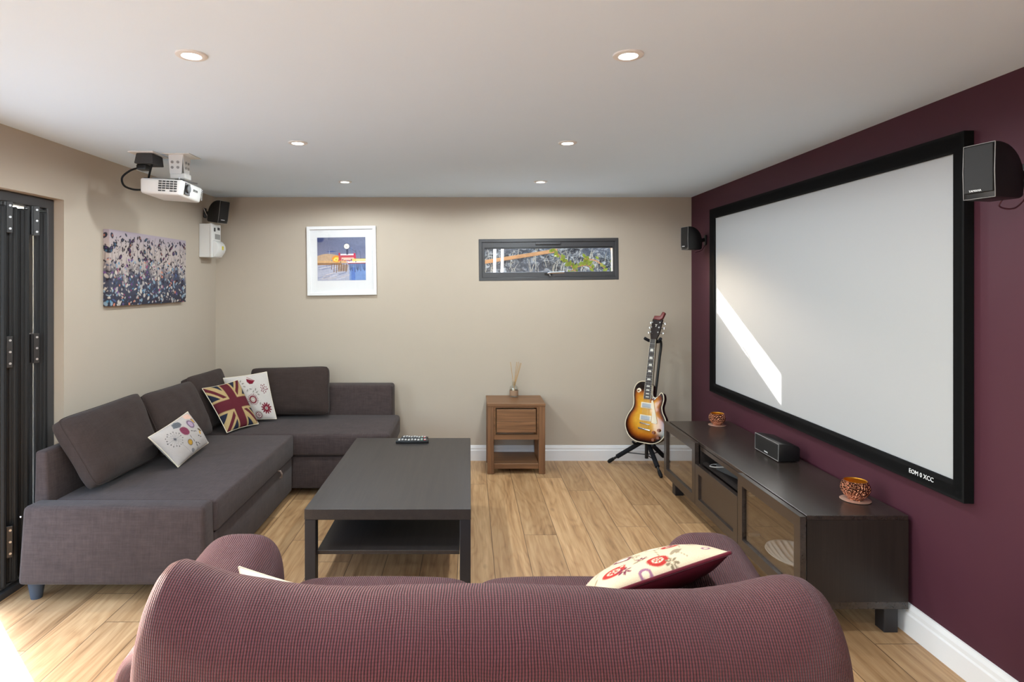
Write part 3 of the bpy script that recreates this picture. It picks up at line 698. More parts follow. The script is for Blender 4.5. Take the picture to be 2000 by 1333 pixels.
obj('shelf', bx((BX0 + 0.01, 3.21, 0.375), (BX1 - 0.008, 3.79, 0.391)), M['bench_in'], tv)
obj('front_rail', bx((BX0 - 0.004, 3.21, BZ1 - 0.045), (BX0 + 0.014, 3.79, BZ1 - 0.0205)), M['bench'], tv)
DXA, DXB = 1.389, 1.415
def bench_door(y0, y1):
    bm = B(); ring(bm, (DXA, 0, 0), (0, 1, 0), (0, 0, 1), (1, 0, 0), (y0, 0.122, y1, 0.503), (y0 + 0.052, 0.176, y1 - 0.052, 0.449), DXB - DXA, 0.0015)
    d = obj('door', bm, M['bench'], tv)
    obj('pane', bx((DXA + 0.012, y0 + 0.048, 0.172), (DXA + 0.016, y1 - 0.048, 0.453)), M['bench_pane'], d)
    for z in (0.21, 0.415):
        bm = B(); box(bm, (DXB + 0.001, y1 - 0.075, z - 0.008), (DXB + 0.055, y1 - 0.062, z + 0.008), 0.002); obj('hinge', bm, M['steel'], d)
    return d
bench_door(2.592, 3.197); bench_door(3.803, 4.408)
bm = B(); ring(bm, (DXA, 0, 0), (0, 1, 0), (0, 0, 1), (1, 0, 0), (3.201, 0.122, 3.799, 0.378), (3.253, 0.174, 3.747, 0.326), 0.026, 0.0015)
dr = obj('drawer_front', bm, M['bench'], tv)
obj('recessed_panel', bx((DXA + 0.011, 3.248, 0.169), (DXA + 0.02, 3.752, 0.331)), M['bench'], dr)
for x in (1.47, 1.79):
    for y in (2.65, 4.35):
        obj('leg', bx((x - 0.03, y - 0.03, 0.0), (x + 0.03, y + 0.03, BZ0), 0.002, 1), M['black_leg'], tv)
# things inside
mb = thing('media_player', 'dark grey media box in the open bay of the bench', 'media player', (1.56, 3.52, 0.391), (0, 0, 0.25))
bm = B(); box(bm, (-0.09, -0.12, 0.002), (0.09, 0.12, 0.042), 0.006); obj('case', bm, M['slot'], mb, local=True)
bm = B()
for k in range(9): box(bm, (-0.075 + k * 0.0175, -0.11, 0.0415), (-0.067 + k * 0.0175, 0.11, 0.0435))
obj('cooling_rib', bm, M['grey_plastic'], mb, local=True)
bm = B(); tube(bm, smooth_path([(-0.02, 0.12, 0.02), (-0.05, 0.19, 0.012), (-0.10, 0.16, 0.012), (-0.105, 0.08, 0.03), (-0.06, 0.02, 0.05), (0.0, 0.1, 0.05), (0.05, 0.2, 0.02)], 8), 0.0035, 8); obj('cable', bm, M['grey_plastic'], mb, local=True)
# ribbed white dish behind the near glass door
dish = []
nu, nv = 49, 33
for j in range(nv):
    row = []
    for i in range(nu):
        a, b = -1 + 2 * i / (nu - 1), -1 + 2 * j / (nv - 1)
        x, y = a * math.sqrt(1 - b * b / 2), b * math.sqrt(1 - a * a / 2); r = math.hypot(x, y)
        row.append((1.562 + x * 0.125, 2.955 + y * 0.16, 0.1465 + 0.045 * r ** 2.0 + 0.010 * (0.5 + 0.5 * math.cos(x * 26)) * (1 - r ** 8)))
    dish.append(row)
ds = gridmesh('ribbed_dish', np.array(dish), M['white_plastic']); sm = ds.modifiers.new('thick', 'SOLIDIFY'); sm.thickness = 0.003
props(ds, 'white ribbed dish inside the bench behind the near glass door', 'dish')

# ------------------------------------------------------------------ copper tealight bowls on mats
def hammered(name):
    t = NT(name); v = t.co('Object'); k = t.n('TexVoronoi'); t.put(k.inputs['Vector'], v); k.inputs['Scale'].default_value = 120.0
    h = t.math('MULTIPLY', k.outputs['Distance'], k.outputs['Distance'])
    return t.bsdf(t.mix(t.noise(v, 60), lin(170, 106, 82), lin(204, 142, 112)), 0.22, 0.5, 1.0, t.bump(h, 1.0, 0.014))
M['copper'] = hammered('hammered_copper'); M['gold_in'] = plain('gold_lining', (214, 150, 48), 0.35, 0.5, 0.8, var=0.2, sc=90)
M['mat'] = plain('mottled_copper_mat', (206, 168, 148), 0.3, 0.5, 0.6, var=0.25, sc=70)
M['wax'] = plain('ivory_wax', (226, 214, 190), 0.5, 0.4)
def bowl(x, y, s, lab, matlab):
    m = B(); lathe(m, [(0, 0.0005), (0.060 * s, 0.0005), (0.063 * s, 0.003), (0.060 * s, 0.005), (0, 0.005)], (x, y, BZ1), 48)
    props(obj('coaster', m, M['mat'], smooth=40), matlab, 'coaster', 'coasters on the bench')
    t = thing('tealight_holder', lab, 'candle holder', (x, y, BZ1 + 0.005), group='copper tealight bowls')
    z = BZ1 + 0.0052
    out = [(0, 0.0), (0.030, 0.0), (0.034, 0.006), (0.047, 0.018), (0.057, 0.034), (0.0605, 0.048), (0.058, 0.064), (0.051, 0.078), (0.047, 0.084)]
    bm = B(); lathe(bm, [(r * s, h * s) for r, h in out], (x, y, z), 56); obj('bowl', bm, M['copper'], t, smooth=True)
    bm = B(); lathe(bm, [(r * s, h * s) for r, h in [(0.047, 0.084), (0.0455, 0.084), (0.0495, 0.076), (0.056, 0.062), (0.0585, 0.048), (0.055, 0.034), (0.045, 0.02), (0.03, 0.009), (0, 0.008)]], (x, y, z), 56); obj('lining', bm, M['gold_in'], t, smooth=True, label='gold lining')
    bm = B(); lathe(bm, [(0, 0.009), (0.019, 0.009), (0.019, 0.024), (0.017, 0.024), (0, 0.022)], (x, y, z), 24); obj('tealight', bm, M['wax'], t)
bowl(1.745, 2.79, 1.0, 'near copper tealight bowl at the close end of the bench', 'round mottled mat under the near copper bowl')
bowl(1.714, 4.27, 0.93, 'far copper tealight bowl at the corner end of the bench', 'round mottled mat under the far copper bowl')

# ------------------------------------------------------------------ coffee table and remotes
ct = thing('coffee_table', 'rectangular black-brown coffee table with a lower shelf', 'coffee table', (-0.375, 3.48, 0))
TX0, TX1, TY0, TY1 = -0.757, 0.0065, 2.827, 4.137
obj('tabletop', bx((TX0, TY0, 0.400), (TX1, TY1, 0.450), 0.002, 1), M['black_brown'], ct)
for x in (TX0, TX1 - 0.052):
    for y in (TY0 + 0.002, TY1 - 0.054): obj('leg', bx((x + 0.001, y, 0), (x + 0.051, y + 0.05, 0.3995), 0.002, 1), M['black_leg'], ct)
obj('lower_shelf', bx((TX0 + 0.052, TY0 + 0.025, 0.232), (TX1 - 0.053, TY1 - 0.02, 0.250), 0.001, 1), M['black_brown'], ct)
def remote(name, loc, rot, L, Wd, H, label, seed):
    t = thing(name, label, 'remote control', loc, rot); rr = random.Random(seed)
    bm = B(); prism(bm, [(-L / 2, 0.001), (L / 2, 0.001), (L / 2, H * 0.9), (L / 2 - 0.02, H), (-L / 2 + 0.02, H), (-L / 2, H * 0.9)], (0, -Wd / 2, 0), (1, 0, 0), (0, 0, 1), (0, Wd, 0), 0.003); obj('body', bm, M['black_plastic'], t, local=True, smooth=40)
    for i in range(9):
        for j in range(3):
            x = -L * 0.40 + i * L * 0.098; y = (j - 1) * Wd * 0.27; m = M['grey_plastic'] if (i + j) % 3 else M['white_plastic']
            if (i, j) == (8, 0): m = M['btn_red']
            if (i, j) == (7, 0): m = M['btn_green']
            bm = B(); box(bm, (x - L * .03, y - Wd * .09, H - 0.001), (x + L * .03, y + Wd * .09, H + 0.0022), 0.001, 1); obj('button', bm, m, t, local=True)
M['btn_red'] = plain('red_button', (200, 40, 40), 0.4); M['btn_green'] = plain('green_button', (90, 150, 110), 0.4)
remote('remote_control', (-0.372, 4.015, 0.450), (0, 0, 0.02), 0.212, 0.05, 0.02, 'longer black remote control at the far end of the coffee table', 1)
remote('remote_control', (-0.362, 4.075, 0.450), (0, 0, -0.10), 0.175, 0.045, 0.024, 'shorter black remote control just behind the longer remote', 2)

# ------------------------------------------------------------------ side table and reed diffuser
st = thing('side_table', 'small brown wooden side table with a drawer against the back wall', 'side table', (0.365, 4.98, 0))
SX0, SX1, SY0, SY1, SZ = 0.1375, 0.592, 4.807, 5.165, 0.5515
obj('tabletop', bx((SX0, SY0 - 0.004, SZ - 0.024), (SX1, SY1, SZ), 0.002, 1), M['acacia'], st)
for x in (SX0 + 0.002, SX1 - 0.052):
    for y in (SY0, SY1 - 0.055): obj('leg', bx((x, y, 0.002), (x + 0.05, y + 0.05, SZ - 0.0245), 0.002, 1), M['acacia_v'], st)
for x in (SX0 + 0.012, SX1 - 0.032): obj('side_panel', bx((x, SY0 + 0.051, 0.30), (x + 0.02, SY1 - 0.056, SZ - 0.025)), M['acacia_v'], st)
bm = B(); ring(bm, (0, SY0 + 0.008, 0), (1, 0, 0), (0, 0, 1), (0, 1, 0), (SX0 + 0.0525, 0.268, SX1 - 0.0525, SZ - 0.0245), (SX0 + 0.066, 0.306, SX1 - 0.066, SZ - 0.035), 0.03, 0.001); obj('front_rail', bm, M['acacia'], st)
bm = B()
for z0, z1 in ((0.326, 0.4125), (0.4135, 0.505)): box(bm, (SX0 + 0.074, SY0 - 0.002, z0), (SX1 - 0.074, SY0 + 0.03, z1), 0.0015, 1)
obj('drawer_front', bm, M['acacia'], st)
obj('shelf_apron', bx((SX0 + 0.0525, SY0 + 0.006, 0.040), (SX1 - 0.0525, SY0 + 0.028, 0.080), 0.002, 1), M['acacia'], st)
obj('lower_shelf', bx((SX0 + 0.054, SY0 + 0.0285, 0.062), (SX1 - 0.054, SY1 - 0.01, 0.080)), M['acacia'], st)
rx, ry = 0.367, 5.095
rd = thing('reed_diffuser', 'glass reed diffuser bottle with rattan reeds on the side table', 'reed diffuser', (rx, ry, SZ))
bm = B(); lathe(bm, [(0, 0.0015), (0.033, 0.0015), (0.0355, 0.005), (0.0355, 0.075), (0.032, 0.085), (0.018, 0.097), (0.0165, 0.118), (0.021, 0.122), (0.021, 0.127), (0.0135, 0.127), (0.0135, 0.10), (0.030, 0.082), (0.0325, 0.075), (0.0325, 0.009), (0, 0.009)], (rx, ry, SZ), 40); obj('bottle', bm, M['clear'], rd, smooth=35)
bm = B(); lathe(bm, [(0.0358, 0.014), (0.0362, 0.014), (0.0362, 0.056), (0.0358, 0.056)], (rx, ry, SZ), 40); obj('label', bm, M['label'], rd, label='kraft paper label')
bm = B(); lathe(bm, [(0, 0.0095), (0.032, 0.0095), (0.032, 0.05), (0, 0.05)], (rx, ry, SZ), 30); obj('oil', bm, M['oil'], rd)
for dx, dy, h in ((-0.028, 0.01, 0.285), (0.022, -0.012, 0.29), (0.038, 0.012, 0.288), (0.052, -0.004, 0.282), (0.062, 0.006, 0.278)):
    bm = B(); cyl(bm, (rx - dx * 0.25, ry - dy, SZ + 0.02), (rx + dx, ry + dy, SZ + h), 0.0022, 8); obj('reed', bm, M['reed'], rd)

# ------------------------------------------------------------------ guitar on its stand
gd = V((0.67, 0.742, 0)).normalized()                  # the way it leans
lean = math.radians(12.5); yaw = math.atan2(-gd.x, gd.y) # local +y is the back of the guitar
g = thing('electric_guitar', 'sunburst electric guitar leaning upright on a stand by the plum wall', 'guitar', (1.357, 4.80, 0.248))
Rg = Matrix.Rotation(yaw, 4, 'Z') @ Matrix.Rotation(-lean, 4, 'X')
g.rotation_euler = Rg.to_euler(); g.scale = (1.05, 1.05, 1.05)
WM[g] = Matrix.Translation(g.location) @ Rg @ Matrix.Scale(1.05, 4)
half = [(0.0, 0.0), (0.07, 0.004), (0.125, 0.034), (0.158, 0.088), (0.163, 0.140), (0.147, 0.192), (0.122, 0.236), (0.113, 0.272), (0.119, 0.308), (0.122, 0.335), (0.116, 0.362), (0.103, 0.378), (0.091, 0.373), (0.080, 0.352), (0.062, 0.338), (0.044, 0.338), (0.034, 0.350), (0.030, 0.375), (0.029, 0.410), (0.022, 0.428),
        (-0.022, 0.446), (-0.045, 0.450), (-0.080, 0.443), (-0.106, 0.420), (-0.119, 0.385), (-0.120, 0.345), (-0.113, 0.305), (-0.112, 0.265), (-0.123, 0.232), (-0.147, 0.192), (-0.163, 0.140), (-0.158, 0.088), (-0.125, 0.034), (-0.07, 0.004)]
outl = [(p.x, p.y) for p in smooth_path([(x, z, 0) for x, z in half], 4, closed=True)]
bm = B(); prism(bm, outl, (0, 0.048, 0), (1, 0, 0), (0, 0, 1), (0, -0.048, 0)); obj('body', bm, M['guitar_dark'], g, local=True, smooth=30)
cx0, cz0 = -0.005, 0.215; R_ = 26; n_o = len(outl)
P = np.zeros((R_, n_o, 3)); C_ = np.zeros((R_, n_o, 3))
stops = [(0, lin(222, 166, 52)), (0.50, lin(216, 158, 46)), (0.72, lin(182, 106, 28)), (0.86, lin(96, 40, 16)), (0.93, lin(34, 16, 12)), (1.0, lin(24, 13, 11))]
for j in range(R_):
    r = j / (R_ - 1)
    for i, (x, z) in enumerate(outl):
        px, pz = cx0 + (x - cx0) * r, cz0 + (z - cz0) * r
        P[j, i] = (px, -0.0005 - 0.012 * (1 - r ** 2.2), pz)
        q = max(r, min(1.0, 0.35 + abs(px) * 3.2 if pz > 0.29 else 0), min(1.0, (pz - 0.245) * 6.5 if abs(px) > 0.03 or pz > 0.3 else 0))
        for (a, ca), (b, cb) in zip(stops, stops[1:]):
            if a <= q <= b + 1e-9: f = (q - a) / (b - a); C_[j, i] = np.array(ca) * (1 - f) + np.array(cb) * f; break
gridmesh('sunburst_top', P, M['maple'], g, col=C_, wrap_u=True, local=True, flip=True)
bm = B(); tube(bm, [(x, -0.001, z) for x, z in outl], 0.0032, 6, closed=True); obj('binding', bm, M['cream'], g, local=True, label='cream edge binding')
bm = B(); prism(bm, [(-0.027, 0.40), (0.027, 0.40), (0.0225, 0.772), (-0.0225, 0.772)], (0, 0.006, 0), (1, 0, 0), (0, 0, 1), (0, -0.019, 0), 0.004); obj('neck', bm, M['guitar_dark'], g, local=True)
bm = B(); prism(bm, [(-0.0285, 0.322), (0.0285, 0.322), (0.0215, 0.772), (-0.0215, 0.772)], (0, -0.0135, 0), (1, 0, 0), (0, 0, 1), (0, -0.006, 0), 0.001); fb = obj('fingerboard', bm, M['fretboard'], g, local=True)
for s in (-1, 1):
    bm = B(); prism(bm, [(0.0285 * s, 0.322), (0.0300 * s, 0.322), (0.0230 * s, 0.772), (0.0215 * s, 0.772)], (0, -0.0135, 0), (1, 0, 0), (0, 0, 1), (0, -0.006, 0)); obj('board_binding', bm, M['cream'], fb, local=True)
bridge_z, scl = 0.1446, 0.628
fz = [bridge_z + scl / 2 ** (k / 12) for k in range(0, 23)]
for k in (3, 5, 7, 9, 12, 15, 17, 19, 21):
    a, b = fz[k - 1], fz[k]; h = (a - b) * 0.30; m = (a + b) / 2; w = 0.0135 if k != 12 else 0.014
    bm = B(); prism(bm, [(-w, m - h), (w, m - h), (w * 0.82, m + h), (-w * 0.82, m + h)], (0, -0.0195, 0), (1, 0, 0), (0, 0, 1), (0, -0.0006, 0)); obj('inlay', bm, M['pearl'], fb, local=True)
for k in range(1, 23):
    bm = B(); cyl(bm, (-0.0275, -0.0198, fz[k]), (0.0275, -0.0198, fz[k]), 0.0009, 6); obj('fret', bm, M['steel'], fb, local=True)
bm = B(); prism(bm, [(-0.022, 0), (0.022, 0), (0.035, 0.045), (0.037, 0.06), (0.041, 0.165), (0.034, 0.178), (0.020, 0.172), (0.0, 0.158), (-0.020, 0.172), (-0.034, 0.178), (-0.041, 0.165), (-0.037, 0.06), (-0.035, 0.045)], (0, -0.012, 0.772), (1, 0, 0), (0, 0.24, 0.97), (0, 0.014, -0.0035), 0.0015); hs = obj('headstock', bm, M['guitar_dark'], g, local=True)
text_ = text('headstock_emblem', 'T', 0.03, (0, 0, 0), (1, 0, 0), (0, 0, 1), M['pearl']); text_.data.transform(Matrix.Translation((0.0, 0.012, 0.88)) @ Matrix.Rotation(-math.atan2(.24, .97), 4, 'X')); text_.parent = hs
for s in (-1, 1):
    for k in range(3):
        z = 0.055 + 0.04 * k; o = V((0.030 * s, -0.012 + 0.24 * z, 0.772 + 0.97 * z)); bm = B()
        cyl(bm, o, o + V((0, -0.012, 0.003)), 0.0055, 12); cyl(bm, o + V((0.008 * s, 0.018, 0)), o + V((0.026 * s, 0.018, 0)), 0.003, 8)
        prism(bm, [(-0.004, -0.009), (0.008, -0.009), (0.008, 0.009), (-0.004, 0.009)], o + V((0.026 * s + (-0.004 if s < 0 else 0), 0.014, 0)), (1, 0, 0), (0, 0, 1), (0, 0.008, 0), 0.002)
        obj('tuning_peg', bm, M['chrome'], g, local=True, smooth=40)
bm = B(); prism(bm, [(-0.034, 0.168), (0.02, 0.160), (0.040, 0.175), (0.052, 0.225), (0.030, 0.232), (0.018, 0.196), (-0.030, 0.196)], (0, -0.022, 0.772), (1, 0, 0), (0, 0.24, 0.97), (0, 0.026, -0.006), 0.005); obj('headstock_clip', bm, M['red_clip'], g, local=True, smooth=40, label='dark red clip at the head')
for z in (0.273, 0.181):
    bm = B(); prism(bm, [(-0.046, z - 0.0215), (0.046, z - 0.0215), (0.046, z + 0.0215), (-0.046, z + 0.0215)], (0, -0.011, 0), (1, 0, 0), (0, 0, 1), (0, -0.006, 0), 0.004); pr = obj('pickup_ring', bm, M['cream'], g, local=True)
    bm = B(); prism(bm, [(-0.035, z - 0.0145), (0.035, z - 0.0145), (0.035, z + 0.0145), (-0.035, z + 0.0145)], (0, -0.0165, 0), (1, 0, 0), (0, 0, 1), (0, -0.004, 0), 0.002); obj('pickup', bm, M['steel'], pr, local=True)
for nm, z, w, t_ in (('bridge', bridge_z - 0.006, 0.042, 0.010), ('tailpiece', 0.098, 0.050, 0.013)):
    bm = B(); prism(bm, [(-w, z - t_ / 2 + 0.003), (w, z - t_ / 2 - 0.003), (w, z + t_ / 2 - 0.003), (-w, z + t_ / 2 + 0.003)], (0, -0.012, 0), (1, 0, 0), (0, 0, 1), (0, -0.010, 0), 0.004); obj(nm, bm, M['chrome'], g, local=True, smooth=40)
for i in range(6):
    x0, x1 = -0.026 + i * 0.0104, -0.0175 + i * 0.007
    bm = B(); cyl(bm, (x0, -0.024, 0.10), (x1, -0.0215, 0.772), 0.0005, 5); obj('string', bm, M['steel'], g, local=True)
bm = B(); prism(bm, [(0.034, 0.312), (0.042, 0.318), (0.052, 0.30), (0.094, 0.158), (0.086, 0.148), (0.048, 0.152), (0.048, 0.25), (0.034, 0.256)], (0, -0.0125, 0), (1, 0, 0), (0, 0, 1), (0, -0.003, 0), 0.001); obj('pickguard', bm, M['cream'], g, local=True)
bm = B(); lathe(bm, [(0, 0), (0.0175, 0), (0.0175, 0.002), (0, 0.002)], (0, 0, 0), 24); bm.transform(Matrix.Translation((-0.076, -0.005, 0.378)) @ Matrix.Rotation(PI / 2, 4, 'X')); sw = obj('switch_plate', bm, M['cream'], g, local=True)
bm = B(); cyl(bm, (-0.076, -0.005, 0.378), (-0.078, -0.022, 0.374), 0.005, 10); obj('toggle_switch', bm, M['amber'], sw, local=True)
for x, z in ((0.074, 0.085), (0.112, 0.106), (0.075, 0.032), (0.111, 0.052)):
    bm = B(); cone(bm, (x, -0.004, z), (x, -0.022, z), 0.0125, 0.0105, 20); obj('knob', bm, M['amber'], g, local=True, smooth=40)
def gw(x, y, z): return WM[g] @ V((x, y, z))

gs = thing('guitar_stand', 'black tripod guitar stand with foam sleeves under the sunburst guitar', 'guitar stand', (1.425, 4.96, 0))
hub = V((1.425, 4.965, 0.235))
yk = gw(0, 0.035, 0.768)
up = [hub, V((1.505, 5.035, 0.50)), V((1.560, 5.075, 0.85)), V((1.578, 5.082, 0.985)), V((1.56, 5.06, 1.03)), yk + V((0.03, 0.02, 0.0)), yk]
bm = B(); tube(bm, smooth_path(up, 8), 0.0105, 12); obj('upright_tube', bm, M['black_plastic'], gs, smooth=40)
bm = B(); cyl(bm, hub + V((0, 0, 0.03)), hub - V((0, 0, 0.155)), 0.014, 16); obj('centre_post', bm, M['black_plastic'], gs, smooth=40)
bm = B(); cyl(bm, hub - V((0, 0, 0.03)), hub + V((0, 0, 0.035)), 0.026, 20); obj('hub', bm, M['black_plastic'], gs, smooth=40)
feet = [V((1.152, 5.105, 0.0)), V((1.462, 4.705, 0.0)), V((1.650, 5.110, 0.0))]
for f in feet:
    f = f + V((0, 0, 0.014)); d = (f - hub).normalized(); s0 = hub + d * 0.02; L = (f - hub).length
    bm = B(); cyl(bm, s0, f - d * 0.02, 0.010, 12); lg = obj('leg', bm, M['black_plastic'], gs, smooth=40)
    bm = B(); tube(bm, [hub + d * 0.03, hub + d * (L - 0.085)], 0.018, 14); obj('foam_sleeve', bm, M['foam'], lg, smooth=40)
    bm = B(); tube(bm, [f - d * 0.05, f - d * 0.012, f + d * 0.006], [0.013, 0.0155, 0.011], 12); obj('rubber_foot', bm, M['rubber'], lg, smooth=40)
    bm = B(); tube(bm, [hub - V((0, 0, 0.125)), hub + d * (L * 0.52) - V((0, 0, 0.012))], 0.0045, 8); obj('brace', bm, M['black_plastic'], gs)
for s in (-1, 1):
    bm = B(); tube(bm, smooth_path([hub + V((0, 0, 0.02)), gw(0.07 * s, 0.055, -0.018), gw(0.075 * s, 0.0, -0.016), gw(0.076 * s, -0.025, -0.006)], 6), 0.009, 10); obj('cradle_arm', bm, M['foam'], gs, smooth=40)
bm = B(); tube(bm, smooth_path([gw(-0.062, -0.030, 0.774), gw(-0.045, 0.0, 0.764), gw(-0.02, 0.028, 0.76), gw(0.02, 0.028, 0.76), gw(0.045, 0.0, 0.764), gw(0.066, -0.03, 0.778)], 6), 0.0125, 12); obj('neck_yoke', bm, M['foam'], gs, smooth=40)

# ------------------------------------------------------------------ framed print and canvas
pf = thing('framed_print', 'white square framed print of a lit pier at night on the back wall', 'picture', (-1.07, YB, 1.39))
pt = math.radians(0.8); pax, paz = V((math.cos(pt), 0, math.sin(pt))), V((-math.sin(pt), 0, math.cos(pt))); pc0 = V((-1.072, YB - 0.001, 1.679))
bm = B(); ring(bm, pc0, pax, paz, (0, -1, 0), (-0.290, -0.290, 0.290, 0.290), (-0.264, -0.264, 0.264, 0.264), 0.028, 0.003); obj('frame', bm, M['gloss_white'], pf)
bm = B(); prism(bm, [(-0.268, -0.268), (0.268, -0.268), (0.268, 0.268), (-0.268, 0.268)], pc0 - V((0, 0.001, 0)), pax, paz, (0, -0.008, 0)); obj('mount', bm, M['card'], pf, label='white mount')
bm = B(); prism(bm, [(-0.266, -0.266), (0.266, -0.266), (0.266, 0.266), (-0.266, 0.266)], pc0 - V((0, 0.018, 0)), pax, paz, (0, -0.002, 0)); obj('glazing', bm, M['frame_pane'], pf)
def pier(c):
    rnd = random.Random(5); u, v = c.u, c.v
    c.put(np.clip((v - 0.45) * 2.0, 0, 1) * 0.8, (88, 92, 118)); c.ell(0.75, 0.9, 0.5, 0.3, (110, 120, 150), a=0.6, soft=0.8); c.ell(0.05, 0.97, 0.09, 0.08, (40, 58, 110), soft=.4)
    c.poly([(0, 0.66), (0, 0.62), (0.3, 0.66), (0.6, 0.62), (0.6, 0.66), (0.3, 0.69)], (48, 76, 140))
    c.ell(0.22, 0.5, 0.27, 0.12, (196, 164, 132), soft=.1)
    c.rect(0, 0.40, 0.6, 0.46, (214, 170, 120)); c.rect(0.0, 0.36, 0.5, 0.41, (150, 110, 78))
    c.ell(0.40, 0.50, 0.10, 0.08, (232, 150, 40)); c.ell(0.40, 0.49, 0.06, 0.05, (240, 220, 90))
    c.rect(0.44, 0.46, 0.80, 0.58, (196, 70, 84)); c.rect(0.5, 0.47, 0.76, 0.53, (232, 196, 176))
    c.rect(0.48, 0.585, 0.76, 0.615, (232, 226, 230)); c.rect(0.60, 0.60, 0.64, 0.80, (60, 66, 96)); c.rect(0.44, 0.58, 0.475, 0.64, (190, 40, 70)); c.rect(0.75, 0.52, 0.79, 0.63, (200, 40, 80))
    c.rect(0.72, 0.44, 1.0, 0.50, (234, 208, 110)); c.rect(0.80, 0.46, 1.0, 0.48, (250, 240, 190)); c.rect(0.60, 0.405, 1.0, 0.445, (236, 232, 226)); c.rect(0.62, 0.39, 1.0, 0.405, (190, 60, 60))
    for k in range(12): x = 0.30 + k * 0.045; c.ell(x, 0.44 + rnd.uniform(-.02, .05), .012, .012, rnd.choice([(250, 240, 160), (200, 60, 60), (60, 130, 170), (40, 40, 60)]))
    c.line(0.66, 0.76, 0.80, 0.66, .006, (50, 56, 90)); c.line(.80, .70, .80, .60, .008, (50, 56, 90)); c.line(.88, .68, .9, .5, .006, (60, 66, 100)); c.line(.70, .76, .72, .62, .006, (90, 130, 190)); c.line(0.25, 0.62, 0.25, 0.70, .005, (170, 200, 240))
    c.ell(0.61, 0.79, 0.065, 0.068, (60, 60, 90)); c.ell(0.61, 0.79, 0.056, 0.060, (244, 238, 224)); c.ell(0.605, 0.785, 0.018, 0.018, (214, 208, 190))
    c.rect(0.0, 0.0, 1.0, 0.36, (176, 178, 196)); c.rect(0.66, 0.0, 1.0, 0.38, (116, 146, 198)); c.rect(0.70, 0.0, 0.78, 0.30, (84, 120, 190))
    for k in range(24):
        y = 0.02 + rnd.random() * 0.33; x = rnd.random() * 0.5; c.line(x, y, x + 0.18, y + 0.05, .009, rnd.choice([(90, 110, 160), (216, 196, 170), (226, 224, 230), (70, 90, 140)]), 0.8)
    c.poly([(0.42, 0.2), (0.62, 0.22), (0.64, 0.36), (0.42, 0.38)], (150, 112, 64), 0.7)
    for k in range(7): x = 0.30 + k * 0.05; c.line(x, 0.38, x - 0.01, 0.22 + rnd.uniform(-.04, .04), .014, (112, 76, 40))
    for k in range(13): x = 0.66 + k * 0.027; c.line(x, 0.39, x + rnd.uniform(-.02, .02), 0.21 + rnd.uniform(-.03, .05), .010, (36, 40, 66))
def picture(name, o, ax, ay, w, h, n, paint, mat, parent, depth=0.001):
    nu, nv = n; U, W_ = np.meshgrid(np.linspace(0, 1, nu), np.linspace(0, 1, nv)); c = Paint(U, W_, (128, 132, 160)); paint(c)
    P = np.array(o)[None, None] + U[..., None] * np.array(ax) * w + W_[..., None] * np.array(ay) * h
    return gridmesh(name, P, mat, parent, col=c.c, smooth=False)
picture('print', pc0 - V((0, 0.0105, 0)) + pax * -0.205 + paz * -0.165, pax, paz, 0.405, 0.362, (200, 180), pier, M['paper_art'], pf)

cv = thing('canvas_painting', 'wide unframed canvas of dark blue and mauve flowers on the left wall', 'painting', (XL, 4.08, 1.352))
CY0, CY1, CZ0, CZ1, CXF = 3.598, 4.568, 1.352, 1.804, XL + 0.037
obj('stretcher', bx((XL + 0.0005, CY0 + 0.001, CZ0 + 0.001), (CXF - 0.0015, CY1 - 0.001, CZ1 - 0.001)), M['pale_wood'], cv)
def meadow(c):
    r = random.Random(11); u, v = c.u, c.v
    hz = 0.5 + 0.10 * np.sin(u * 23 + 1) * np.sin(u * 9) + 0.05 * np.sin(u * 61)
    c.c = np.ones(u.shape + (3,)) * np.array(lin(184, 170, 164)); c.put(np.clip((v - 0.78) * 5, 0, 1) * .7, (162, 150, 166))
    c.put(np.clip((hz - v) * 5 + .3, 0, 1), (66, 68, 84)); c.put(np.clip((0.24 - v) * 4, 0, 1), (42, 40, 52))
    dk = [(34, 26, 34), (44, 26, 46), (36, 42, 58), (40, 32, 38)]; pl = [(190, 180, 170), (172, 163, 158), (134, 156, 172), (200, 190, 178)]; ac = [(150, 70, 110), (90, 140, 170), (206, 130, 104), (110, 70, 130), (70, 90, 130)]
    for k in range(120):
        x, y = r.random(), 0.25 + 0.72 * r.random() ** .9
        c.line(x, y, x + r.uniform(-.02, .02), y - r.uniform(.05, .3), .0035, r.choice(dk), .8)
    for k in range(330):
        x, y = r.random(), 0.28 + 0.68 * r.random(); s = r.uniform(.004, .016); c.ell(x, y, s * .55, s * r.uniform(1, 1.9), r.choice(dk + [(70, 84, 110)]), r.uniform(-.7, .7), soft=.3)
    for k in range(40):
        x, y = r.random(), r.uniform(.62, .95); s = r.uniform(.014, .024); c.ell(x, y, s * .7, s * 1.7, r.choice(dk), r.uniform(-.6, .6), soft=.2); c.ell(x + .004, y, s * .3, s * .8, r.choice(ac), 0, .5)
    for k in range(520):
        x, y = r.random(), 0.62 * r.random(); s = r.uniform(.004, .017); c.ell(x, y, s * .6, s * r.uniform(1, 1.8), r.choice(pl + pl + ac + dk), r.uniform(-.8, .8), soft=.3)
    for k in range(60):
        x, y = r.random(), 0.5 * r.random(); s = r.uniform(.010, .018); c.ell(x, y, s * .75, s * 1.7, r.choice(pl), r.uniform(-.4, .4), soft=.2)
